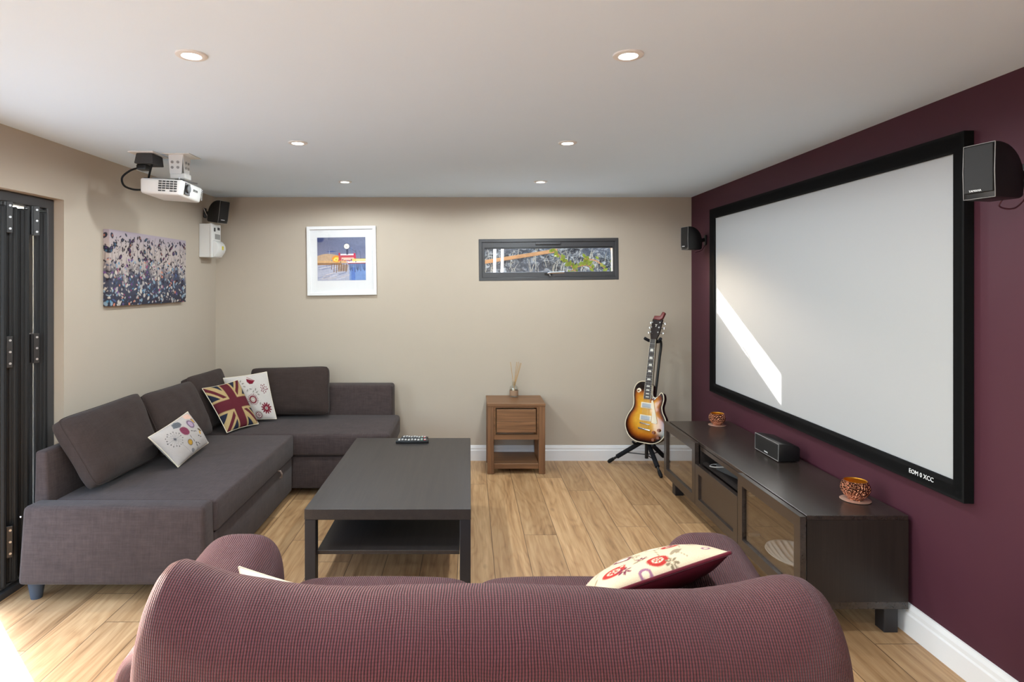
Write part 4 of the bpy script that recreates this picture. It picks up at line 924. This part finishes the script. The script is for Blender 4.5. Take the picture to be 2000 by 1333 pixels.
# the print wraps round the stretcher: one sheet bent over the near edge, the front and the far edge
nu, nv = 340, 170; dpt = 0.036; wtot = (CY1 - CY0) + 2 * dpt
us = np.linspace(0, 1, nu); U, W_ = np.meshgrid(us, np.linspace(0, 1, nv)); sl = U * wtot
Uf = np.abs(sl - dpt) / (CY1 - CY0); cpt = Paint(np.clip(Uf, 0, 1), W_, (200, 190, 186)); meadow(cpt)
P = np.zeros((nv, nu, 3)); P[..., 1] = np.clip(sl - dpt, 0, CY1 - CY0) + CY0; P[..., 2] = CZ0 + W_ * (CZ1 - CZ0)
P[..., 0] = CXF - np.clip(dpt - sl, 0, dpt) - np.clip(sl - dpt - (CY1 - CY0), 0, dpt)
gridmesh('canvas', P, M['art'], cv, col=cpt.c, smooth=False)

# ------------------------------------------------------------------ fuse box
fbx = thing('fuse_box', 'white plastic fuse box under the corner speaker on the left wall', 'fuse box', (XL, 4.955, 1.694))
X0 = XL + 0.0005
obj('housing', bx((X0, 4.872, 1.696), (X0 + 0.085, 5.040, 1.962), 0.004), M['white_plastic'], fbx)
obj('front_panel', bx((X0 + 0.0855, 4.870, 1.694), (X0 + 0.104, 5.042, 1.964), 0.004), M['white_plastic'], fbx)
pr = [(0.1045, 1.700), (0.118, 1.700), (0.124, 1.714), (0.140, 1.735), (0.149, 1.760), (0.148, 1.785), (0.138, 1.808), (0.122, 1.824), (0.1045, 1.832)]
bm = B(); prism(bm, pr, (X0, 4.884, 0), (1, 0, 0), (0, 0, 1), (0, 0.148, 0), 0.002); cvx = obj('breaker_cover', bm, M['white_plastic'], fbx, smooth=30)
M['yellow'] = plain('yellow_sticker', (206, 190, 70), 0.6, 0.3, sc=300, var=0.25)
obj('warning_sticker', bx((X0 + 0.1485, 4.955, 1.757), (X0 + 0.1502, 4.985, 1.787)), M['yellow'], cvx, label='yellow warning sticker')
obj('switch', bx((X0 + 0.1042, 4.905, 1.902), (X0 + 0.110, 4.925, 1.932), 0.002), M['black_plastic'], fbx, label='black switch')
obj('rating_label', bx((X0 + 0.1042, 4.975, 1.918), (X0 + 0.1048, 5.020, 1.940)), M['slot'], fbx, label='dark grey label')
obj('breaker_window', bx((X0 + 0.1042, 4.925, 1.842), (X0 + 0.1052, 5.028, 1.884)), M['grey_plastic'], fbx, label='grey window')

# ------------------------------------------------------------------ projector, its bracket, and the socket box above
pj = thing('projector', 'white projector hanging under its ceiling bracket on the left', 'projector', (-1.69, 3.50, 1.966))
ptilt = Matrix.Translation((-1.69, 3.505, 2.012)) @ Matrix.Rotation(math.radians(3), 4, 'Y') @ Matrix.Rotation(math.radians(-2), 4, 'X')
def pjb(bm): bm.transform(ptilt); return bm
bm = B(); hexa(bm, [(-0.112, -0.128, -0.040), (0.108, -0.128, -0.044), (0.108, 0.128, -0.044), (-0.112, 0.128, -0.040), (-0.118, -0.132, 0.044), (0.118, -0.132, 0.044), (0.118, 0.132, 0.044), (-0.118, 0.132, 0.044)], 0.014, 3); obj('case', pjb(bm), M['white_plastic'], pj, smooth=40)
bm = B()
for k in range(5):
    for j in range(4): box(bm, (-0.012 + k * 0.021, -0.1325, -0.012 + j * 0.0125), (0.005 + k * 0.021, -0.1305, -0.004 + j * 0.0125))
for k in (0, 1, 3, 4): box(bm, (-0.012 + k * 0.021, -0.1315, -0.025), (0.005 + k * 0.021, -0.1295, -0.0185))
obj('vent_grille', pjb(bm), M['slot'], pj, label='dark slotted vent')
bm = B(); prism(bm, [(-0.095, -0.030), (-0.032, -0.030), (-0.032, 0.036), (-0.095, 0.036)], (0.1135, 0, 0), (0, 1, 0), (0, 0, 1), (0.005, 0, 0), 0.004); lr = obj('lens_recess', pjb(bm), M['black_plastic'], pj)
bm = B(); cone(bm, (0.114, -0.066, 0.004), (0.128, -0.066, 0.004), 0.026, 0.022, 28); obj('lens', pjb(bm), M['black_plastic'], lr, smooth=40)
bm = B()
for k in range(6): box(bm, (0.1155, 0.112, -0.028 + k * 0.011), (0.119, 0.124, -0.0215 + k * 0.011))
obj('side_vent', pjb(bm), M['grey_plastic'], pj)
o = text('brand_mark', 'EPSON', 0.018, (0, 0, 0), (0, 1, 0), (0, 0, 1), M['slot']); o.data.transform(pj.matrix_world.inverted() if 0 else Matrix.Translation(-pj.location) @ ptilt @ Matrix.Translation((0.1175, 0.035, 0.01))); o.parent = pj
bm = B(); cyl(bm, (-0.10, -0.09, 0.042), (-0.10, -0.09, 0.049), 0.018, 16); obj('foot', pjb(bm), M['rubber'], pj)

pb = thing('projector_bracket', 'white metal ceiling bracket holding the projector', 'bracket', (-1.65, 3.52, ZC))
bm = B(); box(bm, (-1.715, 3.44, ZC - 0.004), (-1.565, 3.60, ZC - 0.0003), 0.001, 1); obj('ceiling_plate', bm, M['white_plastic'], pb)
bm = B(); z0, z1 = ZC - 0.11, ZC - 0.004
prism(bm, [(-1.694, z1), (-1.612, z1), (-1.620, z0), (-1.686, z0)], (0, 3.470, 0), (1, 0, 0), (0, 0, 1), (0, 0.003, 0)); prism(bm, [(3.470, z1), (3.560, z1), (3.545, z0), (3.485, z0)], (-1.6125, 0, 0), (0, 1, 0), (0, 0, 1), (0.003, 0, 0)); prism(bm, [(-1.694, z1), (-1.612, z1), (-1.620, z0), (-1.686, z0)], (0, 3.556, 0), (1, 0, 0), (0, 0, 1), (0, 0.003, 0))
ch = obj('channel', bm, M['white_plastic'], pb)
bm = B()
for x in (-1.672, -1.640):
    for z in (ZC - 0.045, ZC - 0.075): cyl(bm, (x, 3.4705, z), (x, 3.466, z), 0.0075, 12)
for y in (3.50, 3.53):
    for z in (ZC - 0.045, ZC - 0.075): cyl(bm, (-1.6095, y, z), (-1.605, y, z), 0.0075, 12)
obj('bolt', bm, M['grey_plastic'], ch)
bm = B(); box(bm, (-1.690, 3.476, ZC - 0.137), (-1.600, 3.55, ZC - 0.105), 0.006); obj('tilt_joint', bm, M['white_plastic'], pb)
bm = B(); box(bm, (-1.668, 3.49, ZC - 0.1545), (-1.63, 3.53, ZC - 0.135), 0.002); obj('stem', bm, M['black_plastic'], pb)
bm = B(); tube(bm, [(-1.76, 3.42, ZC - 0.1435), (-1.65, 3.51, ZC - 0.1435), (-1.59, 3.60, ZC - 0.146)], 0.005, 8); tube(bm, [(-1.60, 3.40, ZC - 0.146), (-1.65, 3.51, ZC - 0.1435), (-1.74, 3.60, ZC - 0.1435)], 0.005, 8); obj('spider_arm', bm, M['steel'], pb)

so = thing('ceiling_socket', 'dark grey socket box with cables on the ceiling beside the projector', 'socket', (-1.80, 3.45, ZC))
bm = B(); box(bm, (-1.875, 3.38, ZC - 0.008), (-1.735, 3.56, ZC - 0.0003), 0.002, 1); obj('backing_plate', bm, M['white_plastic'], so, label='white plate')
bm = B(); hexa(bm, [(-1.846, 3.392, ZC - 0.066), (-1.742, 3.392, ZC - 0.066), (-1.742, 3.52, ZC - 0.066), (-1.846, 3.52, ZC - 0.066), (-1.838, 3.40, ZC - 0.009), (-1.750, 3.40, ZC - 0.009), (-1.750, 3.52, ZC - 0.009), (-1.838, 3.52, ZC - 0.009)], 0.004); obj('box', bm, M['slot'], so)
bm = B(); box(bm, (-1.845, 3.41, ZC - 0.098), (-1.79, 3.47, ZC - 0.066), 0.008); pg = obj('plug', bm, M['black_plastic'], so)
bm = B(); tube(bm, smooth_path([(-1.835, 3.43, ZC - 0.085), (-1.885, 3.43, ZC - 0.10), (-1.925, 3.42, ZC - 0.14), (-1.915, 3.42, ZC - 0.185), (-1.87, 3.43, ZC - 0.205), (-1.815, 3.44, ZC - 0.206)], 8), 0.0055, 10); obj('power_cable', bm, M['rubber'], so)
bm = B(); tube(bm, smooth_path([(-1.765, 3.43, ZC - 0.065), (-1.785, 3.44, ZC - 0.12), (-1.805, 3.46, ZC - 0.175), (-1.800, 3.48, ZC - 0.19)], 8), 0.0055, 10); obj('signal_cable', bm, M['rubber'], so)

# ------------------------------------------------------------------ corner sofa
sf = thing('corner_sofa', 'brown-grey linen corner sofa along the left and back walls', 'corner sofa', (-1.6, 4.0, 0))
bm = B(); hexa(bm, [(-2.092, 2.848, 0.085), (-1.222, 2.848, 0.085), (-1.222, 2.975, 0.085), (-2.092, 2.975, 0.085), (-2.078, 2.862, 0.447), (-1.232, 2.862, 0.447), (-1.232, 2.975, 0.447), (-2.070, 2.975, 0.447)], 0.022, 3); obj('low_arm', bm, M['linen'], sf, smooth=50)
bm = B(); hexa(bm, [(-2.095, 2.955, 0.085), (-1.998, 2.955, 0.085), (-1.998, 5.08, 0.085), (-2.095, 5.08, 0.085), (-2.088, 2.962, 0.678), (-2.034, 2.962, 0.678), (-2.034, 5.08, 0.678), (-2.088, 5.08, 0.678)], 0.014, 3); obj('side_backrest', bm, M['linen'], sf, smooth=50)
bm = B(); hexa(bm, [(-2.095, 4.885, 0.085), (-0.612, 4.885, 0.085), (-0.612, 5.105, 0.085), (-2.095, 5.105, 0.085), (-2.088, 4.935, 0.672), (-0.616, 4.935, 0.672), (-0.616, 5.095, 0.672), (-2.088, 5.095, 0.672)], 0.022, 3); obj('rear_backrest', bm, M['linen'], sf, smooth=50)
bm = B(); box(bm, (-2.0, 2.965, 0.290), (-1.213, 4.262, 0.442), 0.016, 3); obj('long_seat', bm, M['linen'], sf, smooth=50)
bm = B(); box(bm, (-1.99, 2.97, 0.055), (-1.226, 4.262, 0.286), 0.01, 2); fr = obj('pull_out_base', bm, M['linen'], sf, smooth=50)
bm = B(); box(bm, (-1.99, 4.268, 0.288), (-0.552, 4.93, 0.442), 0.026, 3); obj('chaise_seat', bm, M['linen'], sf, smooth=50)
bm = B(); box(bm, (-1.99, 4.300, 0.055), (-0.572, 4.93, 0.284), 0.012, 2); obj('chaise_base', bm, M['linen'], sf, smooth=50)
bm = B(); tube(bm, [(-1.228, 3.955, 0.284), (-1.212, 3.955, 0.282), (-1.206, 3.965, 0.262), (-1.214, 3.985, 0.236), (-1.226, 3.99, 0.228)], 0.006, 6); bmesh.ops.scale(bm, vec=(1, 1, 1), verts=bm.verts); obj('pull_strap', bm, M['strap'], fr, label='beige webbing loop')
for x, y in ((-2.045, 2.915), (-1.28, 2.915), (-0.66, 4.42), (-0.66, 4.98), (-2.03, 5.02)):
    bm = B(); h = 0.085 if y < 3 else 0.055
    cone(bm, (x, y, 0.0), (x, y, h + 0.004), 0.024, 0.038, 28); obj('leg', bm, M['blue_leg'], sf, smooth=40, label='slate blue tapered leg')
# studs
bm = B(); cyl(bm, (-2.075, 2.856, 0.405), (-2.075, 2.851, 0.405), 0.004, 10); obj('stud', bm, M['chrome'], sf, label='bright metal stud')

# loose back cushions
def backc(quad, label, th, seed, bias=0.0):
    o, e = pillow('back_cushion', quad, M['linen_cushion'], th, 0.022, 48, 4.0, 0.025, None, wrinkle=0.008, seed=seed, bias=bias)
    props(o, label, 'cushion', 'loose sofa back cushions'); t = o
    WM[o] = Matrix.Identity(4)
    bm = B(); nrm = (V(quad[1]) - V(quad[0])).cross(V(quad[3]) - V(quad[0])).normalized(); tube(bm, [p + nrm * 0.023 for p in e], 0.0028, 6, closed=True); obj('piping', bm, M['linen_cushion'], o)
    return o
backc([(-1.850, 3.03, 0.470), (-1.825, 3.60, 0.470), (-1.965, 3.63, 0.835), (-2.055, 3.035, 0.800)], 'large brown back cushion nearest the folding door', 0.15, 1.3, 0.012)
backc([(-1.800, 3.63, 0.468), (-1.760, 4.20, 0.468), (-1.925, 4.22, 0.815), (-1.975, 3.66, 0.812)], 'brown back cushion behind the pale flower pillow', 0.14, 4.1, 0.01)
backc([(-1.830, 4.25, 0.468), (-1.800, 4.76, 0.468), (-1.940, 4.77, 0.828), (-1.985, 4.26, 0.825)], 'brown back cushion in the sofa corner behind the flag pillow', 0.12, 7.7)
backc([(-1.700, 4.790, 0.468), (-1.085, 4.790, 0.468), (-1.105, 4.875, 0.832), (-1.725, 4.890, 0.812)], 'brown back cushion against the back wall side of the sofa', 0.14, 9.2, 0.005)

# printed pillows
def flowers1(c):
    g_, k_ = (92, 92, 96), (46, 44, 48)
    c.put(np.clip((0.1 - c.u) * 2, 0, .3), (190, 180, 176))
    cx, cy = .22, .62
    for i in range(18):
        a = 2 * PI * i / 18; r = .16 + .02 * (i % 2); x, y = cx + r * math.cos(a) * .8, cy + r * math.sin(a) * 1.15; c.line(cx, cy, x, y, .005, (130, 128, 130)); c.ell(x, y, .009, .013, k_)
    c.ell(cx, cy, .022, .03, g_); c.line(.26, .44, .36, .04, .005, (130, 128, 130))
    c.ell(.49, .66, .085, .13, (132, 62, 84), .2);  [c.line(.43, .58 + i * .035, .55, .60 + i * .035, .006, (96, 40, 60)) for i in range(6)]; c.line(.52, .53, .56, .05, .007, k_)
    c.poly([(.36, .86), (.43, .96), (.53, .98), (.58, .92), (.56, .84), (.48, .80)], (104, 106, 110)); [c.line(.42 + i * .03, .84, .45 + i * .03, .95, .005, k_) for i in range(5)]
    c.ell(.44, .34, .055, .085, k_); c.ell(.44, .34, .045, .07, (196, 152, 62)); c.ringe(.44, .34, .028, .044, .08, (150, 110, 50))
    c.ell(.72, .72, .085, .125, (132, 108, 128)); c.ell(.72, .72, .066, .098, k_); c.ell(.72, .72, .058, .088, (176, 152, 174))
    c.ell(.85, .75, .036, .075, k_); c.ell(.85, .75, .028, .062, (196, 148, 60))
    c.poly([(.74, .90), (.78, .99), (.92, .97), (.93, .86), (.86, .82)], (226, 186, 166)); [c.line(.76, .88 + i * .025, .92, .88 + i * .025, .005, (196, 150, 130)) for i in range(4)]
    c.ell(.84, .46, .024, .07, (90, 76, 52), .5); c.ell(.79, .40, .03, .055, (200, 152, 66), -.5); c.ell(.42, .12, .04, .055, (130, 128, 130)); c.line(.86, .34, .88, .05, .005, g_)
    for x, y in ((.56, .24), (.6, .2), (.55, .16), (.63, .15), (.70, .35), (.74, .3), (.66, .52), (.70, .50), (.62, .56), (.93, .55), (.92, .45)): c.ell(x, y, .01, .022, k_, .5)
def flag(c):
    nav, red, gold, cr = (36, 40, 56), (92, 34, 42), (178, 152, 106), (200, 180, 136)
    c.rect(-1, -1, 2, 2, nav)
    for a, b in (((0, 0), (1, 1)), ((0, 1), (1, 0))): c.line(*a, *b, .235, gold)
    for a, b, s in (((0, 0), (.5, .5), -1), ((1, 1), (.5, .5), -1), ((0, 1), (.5, .5), -1), ((1, 0), (.5, .5), -1)):
        dx, dy = b[0] - a[0], b[1] - a[1]; L = math.hypot(dx, dy); nx, ny = -dy / L * .03 * s, dx / L * .03 * s; c.line(a[0] + nx, a[1] + ny, b[0] + nx, b[1] + ny, .075, red)
    c.rect(.345, -1, .655, 2, gold); c.rect(-1, .345, 2, .655, gold); c.rect(.39, -1, .61, 2, red); c.rect(-1, .39, 2, .61, red)
    for x in (.358, .642): c.rect(x - .004, -1, x + .004, .345, (160, 132, 86)); c.rect(x - .004, .655, x + .004, 2, (160, 132, 86))
def flowers2(c):
    rd_, gy = (112, 22, 40), (132, 126, 116)
    c.petals(.82, .24, .03, .13, 12, .018, rd_, .2); c.ell(.82, .24, .025, .025, gy)
    c.petals(.55, .45, .085, .13, 20, .007, rd_); c.ell(.55, .45, .085, .085, rd_); c.ell(.55, .45, .055, .055, (196, 182, 170)); c.ringe(.55, .45, .035, .035, .15, gy)
    c.ell(.60, .10, .075, .075, rd_); c.ell(.60, .10, .055, .055, (220, 212, 204)); c.ell(.60, .10, .035, .035, rd_); c.ell(.60, .10, .015, .015, (220, 212, 204)); c.ringe(.60, .10, .09, .09, .06, gy)
    for i in range(16): a = i * 2.4; r = .025 * math.sqrt(i); c.ell(.86 + r * math.cos(a) * .9, .66 + r * math.sin(a), .013, .013, rd_)
    c.poly([(.50, .92), (.50, .85), (.55, .79), (.62, .79), (.68, .85)], rd_); c.line(.52, .95, .68, .85, .012, (150, 60, 70))
    for x, y, a in ((.36, .88, 1), (.40, .82, .3), (.47, .66, .9), (.55, .68, -.3), (.60, .62, .9), (.68, .60, .5), (.70, .55, -.5), (.66, .66, 1.2), (.42, .75, -.4), (.30, .7, .4), (.25, .4, .8), (.3, .2, -.5), (.7, .35, 1.2)): c.ell(x, y, .03, .012, gy, a)
    c.line(.45, .62, .60, .70, .004, gy); c.line(.55, .56, .72, .62, .004, gy)
    for i in range(8): c.petals(.16, .22 + .3 * (i % 2), .03, .09, 10, .012, rd_)
def flowers3(c):
    rd_, tn = (168, 48, 44), (150, 134, 110); wn_ = (112, 44, 66)
    c.put(np.clip(.4 - c.v, 0, .25), (222, 200, 168))
    for x, y, s in ((.20, .20, .10), (.93, .80, .12), (.52, .10, .08)):
        c.ell(x, y, s, s * .9, rd_); c.ell(x, y, s * .55, s * .5, (232, 210, 180)); c.petals(x, y, s * .1, s * .5, 7, s * .1, rd_)
    c.ell(.33, .45, .08, .07, wn_); c.ell(.33, .45, .05, .04, (226, 206, 184)); c.ell(.66, .72, .09, .07, (138, 96, 120)); c.petals(.66, .72, .02, .08, 8, .02, wn_)
    c.petals(.80, .52, .03, .12, 9, .018, (92, 52, 62), .4); c.line(.80, .5, .74, .25, .006, tn)
    c.ell(.58, .45, .055, .06, tn); c.ell(.58, .45, .045, .05, (222, 204, 176)); c.line(.58, .40, .55, .12, .008, tn); c.line(.45, .9, .40, .3, .008, tn); c.ell(.46, .75, .07, .045, (190, 176, 158), .4)
    rr = random.Random(3)
    for k in range(26):
        x, y, s = rr.random(), rr.random(), rr.uniform(.03, .055); q = rr.random()
        if q < .3: c.ell(x, y, s, s * .8, rr.choice([rd_, wn_, (150, 104, 126)])); c.ell(x, y, s * .5, s * .4, (226, 204, 174))
        elif q < .7: c.petals(x, y, .01, s * 1.5, 7, s * .25, rr.choice([tn, wn_, (128, 112, 90)]), x * 7)
        else: c.ell(x, y, s * 1.3, s * .4, tn, y * 5); c.line(x, y, x + .05, y - .12, .007, tn)
    for x, y, s in ((.16, .74, .085), (.40, .92, .075), (.70, .38, .07)):
        c.ell(x, y, s, s * .9, rd_ if x > .3 else wn_); c.ell(x, y, s * .5, s * .45, (228, 206, 176)); c.petals(x, y, s * .1, s * .45, 7, s * .1, wn_)
    for x, y in ((.28, .88), (.86, .62), (.55, .62), (.10, .92), (.62, .95)): c.petals(x, y, .01, .06, 8, .014, wn_ if x < .5 else tn, x)
    for x, y, a in ((.10, .5, .8), (.14, .62, -.4), (.25, .7, .6), (.05, .3, 1.1), (.40, .2, .5), (.70, .15, .9), (.9, .45, .3), (.85, .3, -.6), (.3, .9, .2), (.75, .92, .8)): c.ell(x, y, .05, .016, tn, a)
pil = []
def throw(quad, label, fn, mat, th, seed, back, pinch=.06, p=2.3, group=None):
    o, e = pillow('throw_pillow', quad, mat, th, 0.0, 120, p, pinch, fn, back, wrinkle=0.005, seed=seed)
    props(o, label, 'pillow', group); WM[o] = Matrix.Identity(4); return o, e
def basecol(rgb, fn):
    def f(c): c.c[:] = np.array(lin(*rgb)); fn(c)
    return f
o, e = throw([(-1.640, 3.47, 0.452), (-1.655, 3.91, 0.476), (-1.736, 3.80, 0.695), (-1.742, 3.345, 0.650)], 'pale cream pillow with dandelion and round flowers, nearest on the sofa', basecol((186, 177, 171), flowers1), M['print'], 0.10, 2.0, (200, 190, 184), .04)
bm = B(); tube(bm, e, 0.0028, 6, closed=True); obj('piping', bm, M['cream'], o)
o, e = throw([(-1.675, 4.26, 0.456), (-1.550, 4.53, 0.456), (-1.735, 4.615, 0.765), (-1.868, 4.31, 0.752)], 'navy and red union flag pillow in the sofa corner', flag, M['print'], 0.10, 5.0, (44, 48, 66), .05)
bm = B(); tube(bm, e, 0.003, 6, closed=True); obj('piping', bm, M['cream'], o)
o, e = throw([(-1.740, 4.59, 0.462), (-1.460, 4.670, 0.462), (-1.553, 4.724, 0.811), (-1.842, 4.615, 0.779)], 'cream pillow with dark red flowers behind the flag pillow', basecol((198, 189, 181), flowers2), M['print'], 0.07, 8.0, (220, 210, 202), .03)
bm = B(); tube(bm, e, 0.0026, 6, closed=True); obj('piping', bm, M['cream'], o)

# ------------------------------------------------------------------ foreground loveseat, seen from behind
lv = thing('loveseat', 'plum waffle-covered loveseat in the foreground seen from behind', 'sofa', (0.05, 1.75, 0))
zt_x = [-0.780, -0.772, -0.762, -0.748, -0.733, -0.718, -0.700, -0.664, -0.625, -0.585, -0.546, -0.507, -0.467, -0.428, -0.349, -0.270, -0.113, 0.045, 0.203, 0.321, 0.400, 0.478, 0.557, 0.597, 0.636, 0.675, 0.715, 0.754, 0.785, 0.812, 0.835, 0.852, 0.865, 0.875, 0.882]
zt_z = [0.58, 0.66, 0.715, 0.760, 0.790, 0.808, 0.814, 0.803, 0.790, 0.777, 0.768, 0.761, 0.754, 0.750, 0.744, 0.743, 0.747, 0.749, 0.745, 0.740, 0.736, 0.734, 0.735, 0.740, 0.745, 0.751, 0.759, 0.768, 0.773, 0.768, 0.750, 0.722, 0.685, 0.64, 0.58]
nu, nv = 220, 130; P = np.zeros((nv, nu, 3)); UV = np.zeros((nv, nu, 2)); xa, xb = -0.780, 0.882
for i in range(nu):
    t_ = -1 + 2 * i / (nu - 1); x = (xa + xb) / 2 + (xb - xa) / 2 * (math.sin(t_ * PI / 2) * 0.6 + t_ * 0.4)
    tt = (x - (xa + xb) / 2) / ((xb - xa) / 2); s_ = max(0.0, 1 - abs(tt) ** 12) ** 0.42 * 0.96 + 0.04
    zt = np.interp(x, zt_x, zt_z) + 0.003 * mnoise.noise(V((x * 9, 1, 2)))
    acc = 0; prev = None
    for j in range(nv):
        q = j / (nv - 1)
        if q < 0.38: cy, z = -1.0, 0.06 + (zt - 0.18) * q / 0.38
        elif q < 0.74: a = PI * (q - 0.38) / 0.36; cy = -math.cos(a); z = zt - 0.12 + 0.12 * math.sin(a) ** 0.9
        else: cy, z = 1.0, 0.06 + (zt - 0.18) * (1 - (q - 0.74) / 0.26)
        y = 1.475 + 0.135 * s_ * cy
        if q < 0.5: y -= 0.028 * math.sin(PI * min(1, q / 0.5)) ** 1.3 * s_
        y += 0.010 * mnoise.noise(V((x * 2.2, z * 2.5, 5 + cy))) * s_ + 0.003 * mnoise.noise(V((x * 9, z * 4, 1))) * s_
        xx = x + 0.035 * max(0, 0.70 - z) * superp(tt, 6)
        pt_ = V((xx, y, z)); acc += (pt_ - prev).length if prev else 0; prev = pt_
        P[j, i] = pt_; UV[j, i] = (x * (1 + 0.06 * abs(tt) ** 4), acc)
gridmesh('backrest_cover', P, M['waffle'], lv, uv=UV, wrap_v=False)
def arm(x0r, x1r, x0f, x1f, ztop, seed):
    nu, nv = 70, 70; P = np.zeros((nv, nu, 3)); UV = np.zeros((nv, nu, 2)); y0, y1 = 1.44, 2.19
    for i in range(nu):
        t_ = i / (nu - 1); y = y0 + (y1 - y0) * (1 - (1 - t_) ** 1.6); f = (y - y0) / (y1 - y0); s_ = (max(0.0, 1 - f ** 7) ** 0.45 * 0.92 + 0.08) * min(1.0, 0.02 + (f / 0.06) ** 0.5)
        x0, x1 = x0r + (x0f - x0r) * f, x1r + (x1f - x1r) * f
        zt = ztop * (0.94 + 0.06 * f) * (1 - 0.10 * max(0, (f - .85) / .15) ** 2); acc = 0; prev = None
        for j in range(nv):
            a = -PI / 2 + 2 * PI * j / (nv - 1); cx, cz = superp(math.cos(a), 0.62), superp(math.sin(a), 0.5)
            z = 0.05 + (zt - 0.05) * (0.5 + 0.5 * cz); wz = 1.0 if z > 0.25 else 1.0
            x = (x0 + x1) / 2 + (x1 - x0) / 2 * cx * (0.35 + 0.65 * s_ ** 0.6 if f > 0.06 else s_) + 0.010 * mnoise.noise(V((y * 3 + seed, z * 3, cx)))
            pt_ = V((x, y, z)); acc += (pt_ - prev).length if prev else 0; prev = pt_; P[j, i] = pt_; UV[j, i] = (y, acc)
    return gridmesh('arm', P, M['waffle'], lv, uv=UV[..., ::-1], flip=True)
arm(-0.865, -0.60, -0.945, -0.615, 0.635, 3.0); arm(0.62, 0.87, 0.640, 0.965, 0.640, 9.0)
def seatc(x0, x1):
    nu, nv = 60, 60; P = np.zeros((nv, nu, 3)); UV = np.zeros((nv, nu, 2)); y0, y1 = 1.52, 2.16; cx_, hx = (x0 + x1) / 2, (x1 - x0) / 2
    for i in range(nu):
        t_ = -1 + 2 * i / (nu - 1); x = cx_ + hx * (math.sin(t_ * PI / 2) * .5 + t_ * .5); tt = (x - cx_) / hx; s_ = max(0, 1 - abs(tt) ** 8) ** .5 * .95 + .05; acc = 0; prev = None
        for j in range(nv):
            a = -PI / 2 + 2 * PI * j / (nv - 1); cy, cz = -superp(math.cos(a), .35), superp(math.sin(a), .45)
            pt_ = V((x, (y0 + y1) / 2 - (y1 - y0) / 2 * -cy * -1 * (.9 + .1 * s_), .40 + .062 * s_ * cz + 0.008 * (1 - tt * tt))); acc += (pt_ - prev).length if prev else 0; prev = pt_; P[j, i] = pt_ + V((0, 0, 0.012)); UV[j, i] = (x, acc)
    return gridmesh('seat_cushion', P, M['waffle'], lv, uv=UV)
seatc(-0.612, 0.016); seatc(0.020, 0.640)
P = []; bm = B(); box(bm, (-0.62, 1.52, 0.06), (0.645, 2.12, 0.345), 0.02, 3); me = obj('base', bm, plain('plum_base_cloth', (112, 70, 78), 0.85, 0.2, sc=200, var=0.2), lv)
for x in (-0.72, 0.80):
    for y in (1.47, 2.05): bm = B(); cone(bm, (x, y, 0), (x, y, 0.07), 0.022, 0.03, 16); obj('foot', bm, M['black_leg'], lv)
# pillow wedged at the right arm
ctr = V((0.525, 1.80, 0.635)); uax = V((0.95, 0.06, 0.29)).normalized(); vax = V((-0.14, 0.86, -0.45)).normalized(); vax = (vax - uax * vax.dot(uax)).normalized(); hs_ = 0.19
o, e = throw([tuple(ctr - uax * hs_ - vax * hs_), tuple(ctr + uax * hs_ - vax * hs_), tuple(ctr + uax * hs_ + vax * hs_), tuple(ctr - uax * hs_ + vax * hs_)], 'floral pillow with a wine red velvet back on the loveseat', basecol((206, 188, 160), flowers3), M['print'], 0.115, 12.0, (70, 10, 22), .05)
bm = B(); tube(bm, e, 0.005, 8, closed=True); obj('piping', bm, M['piping'], o, label='wine red piping')
o, e = throw([(-0.600, 1.70, 0.515), (-0.40, 1.69, 0.480), (-0.405, 1.76, 0.600), (-0.660, 1.765, 0.672)], 'white pillow peeping over the back of the loveseat', basecol((226, 220, 212), lambda c: None), M['print'], 0.07, 15.0, (224, 220, 214), .04)
bm = B(); tube(bm, e, 0.003, 6, closed=True); obj('piping', bm, M['cream'], o)
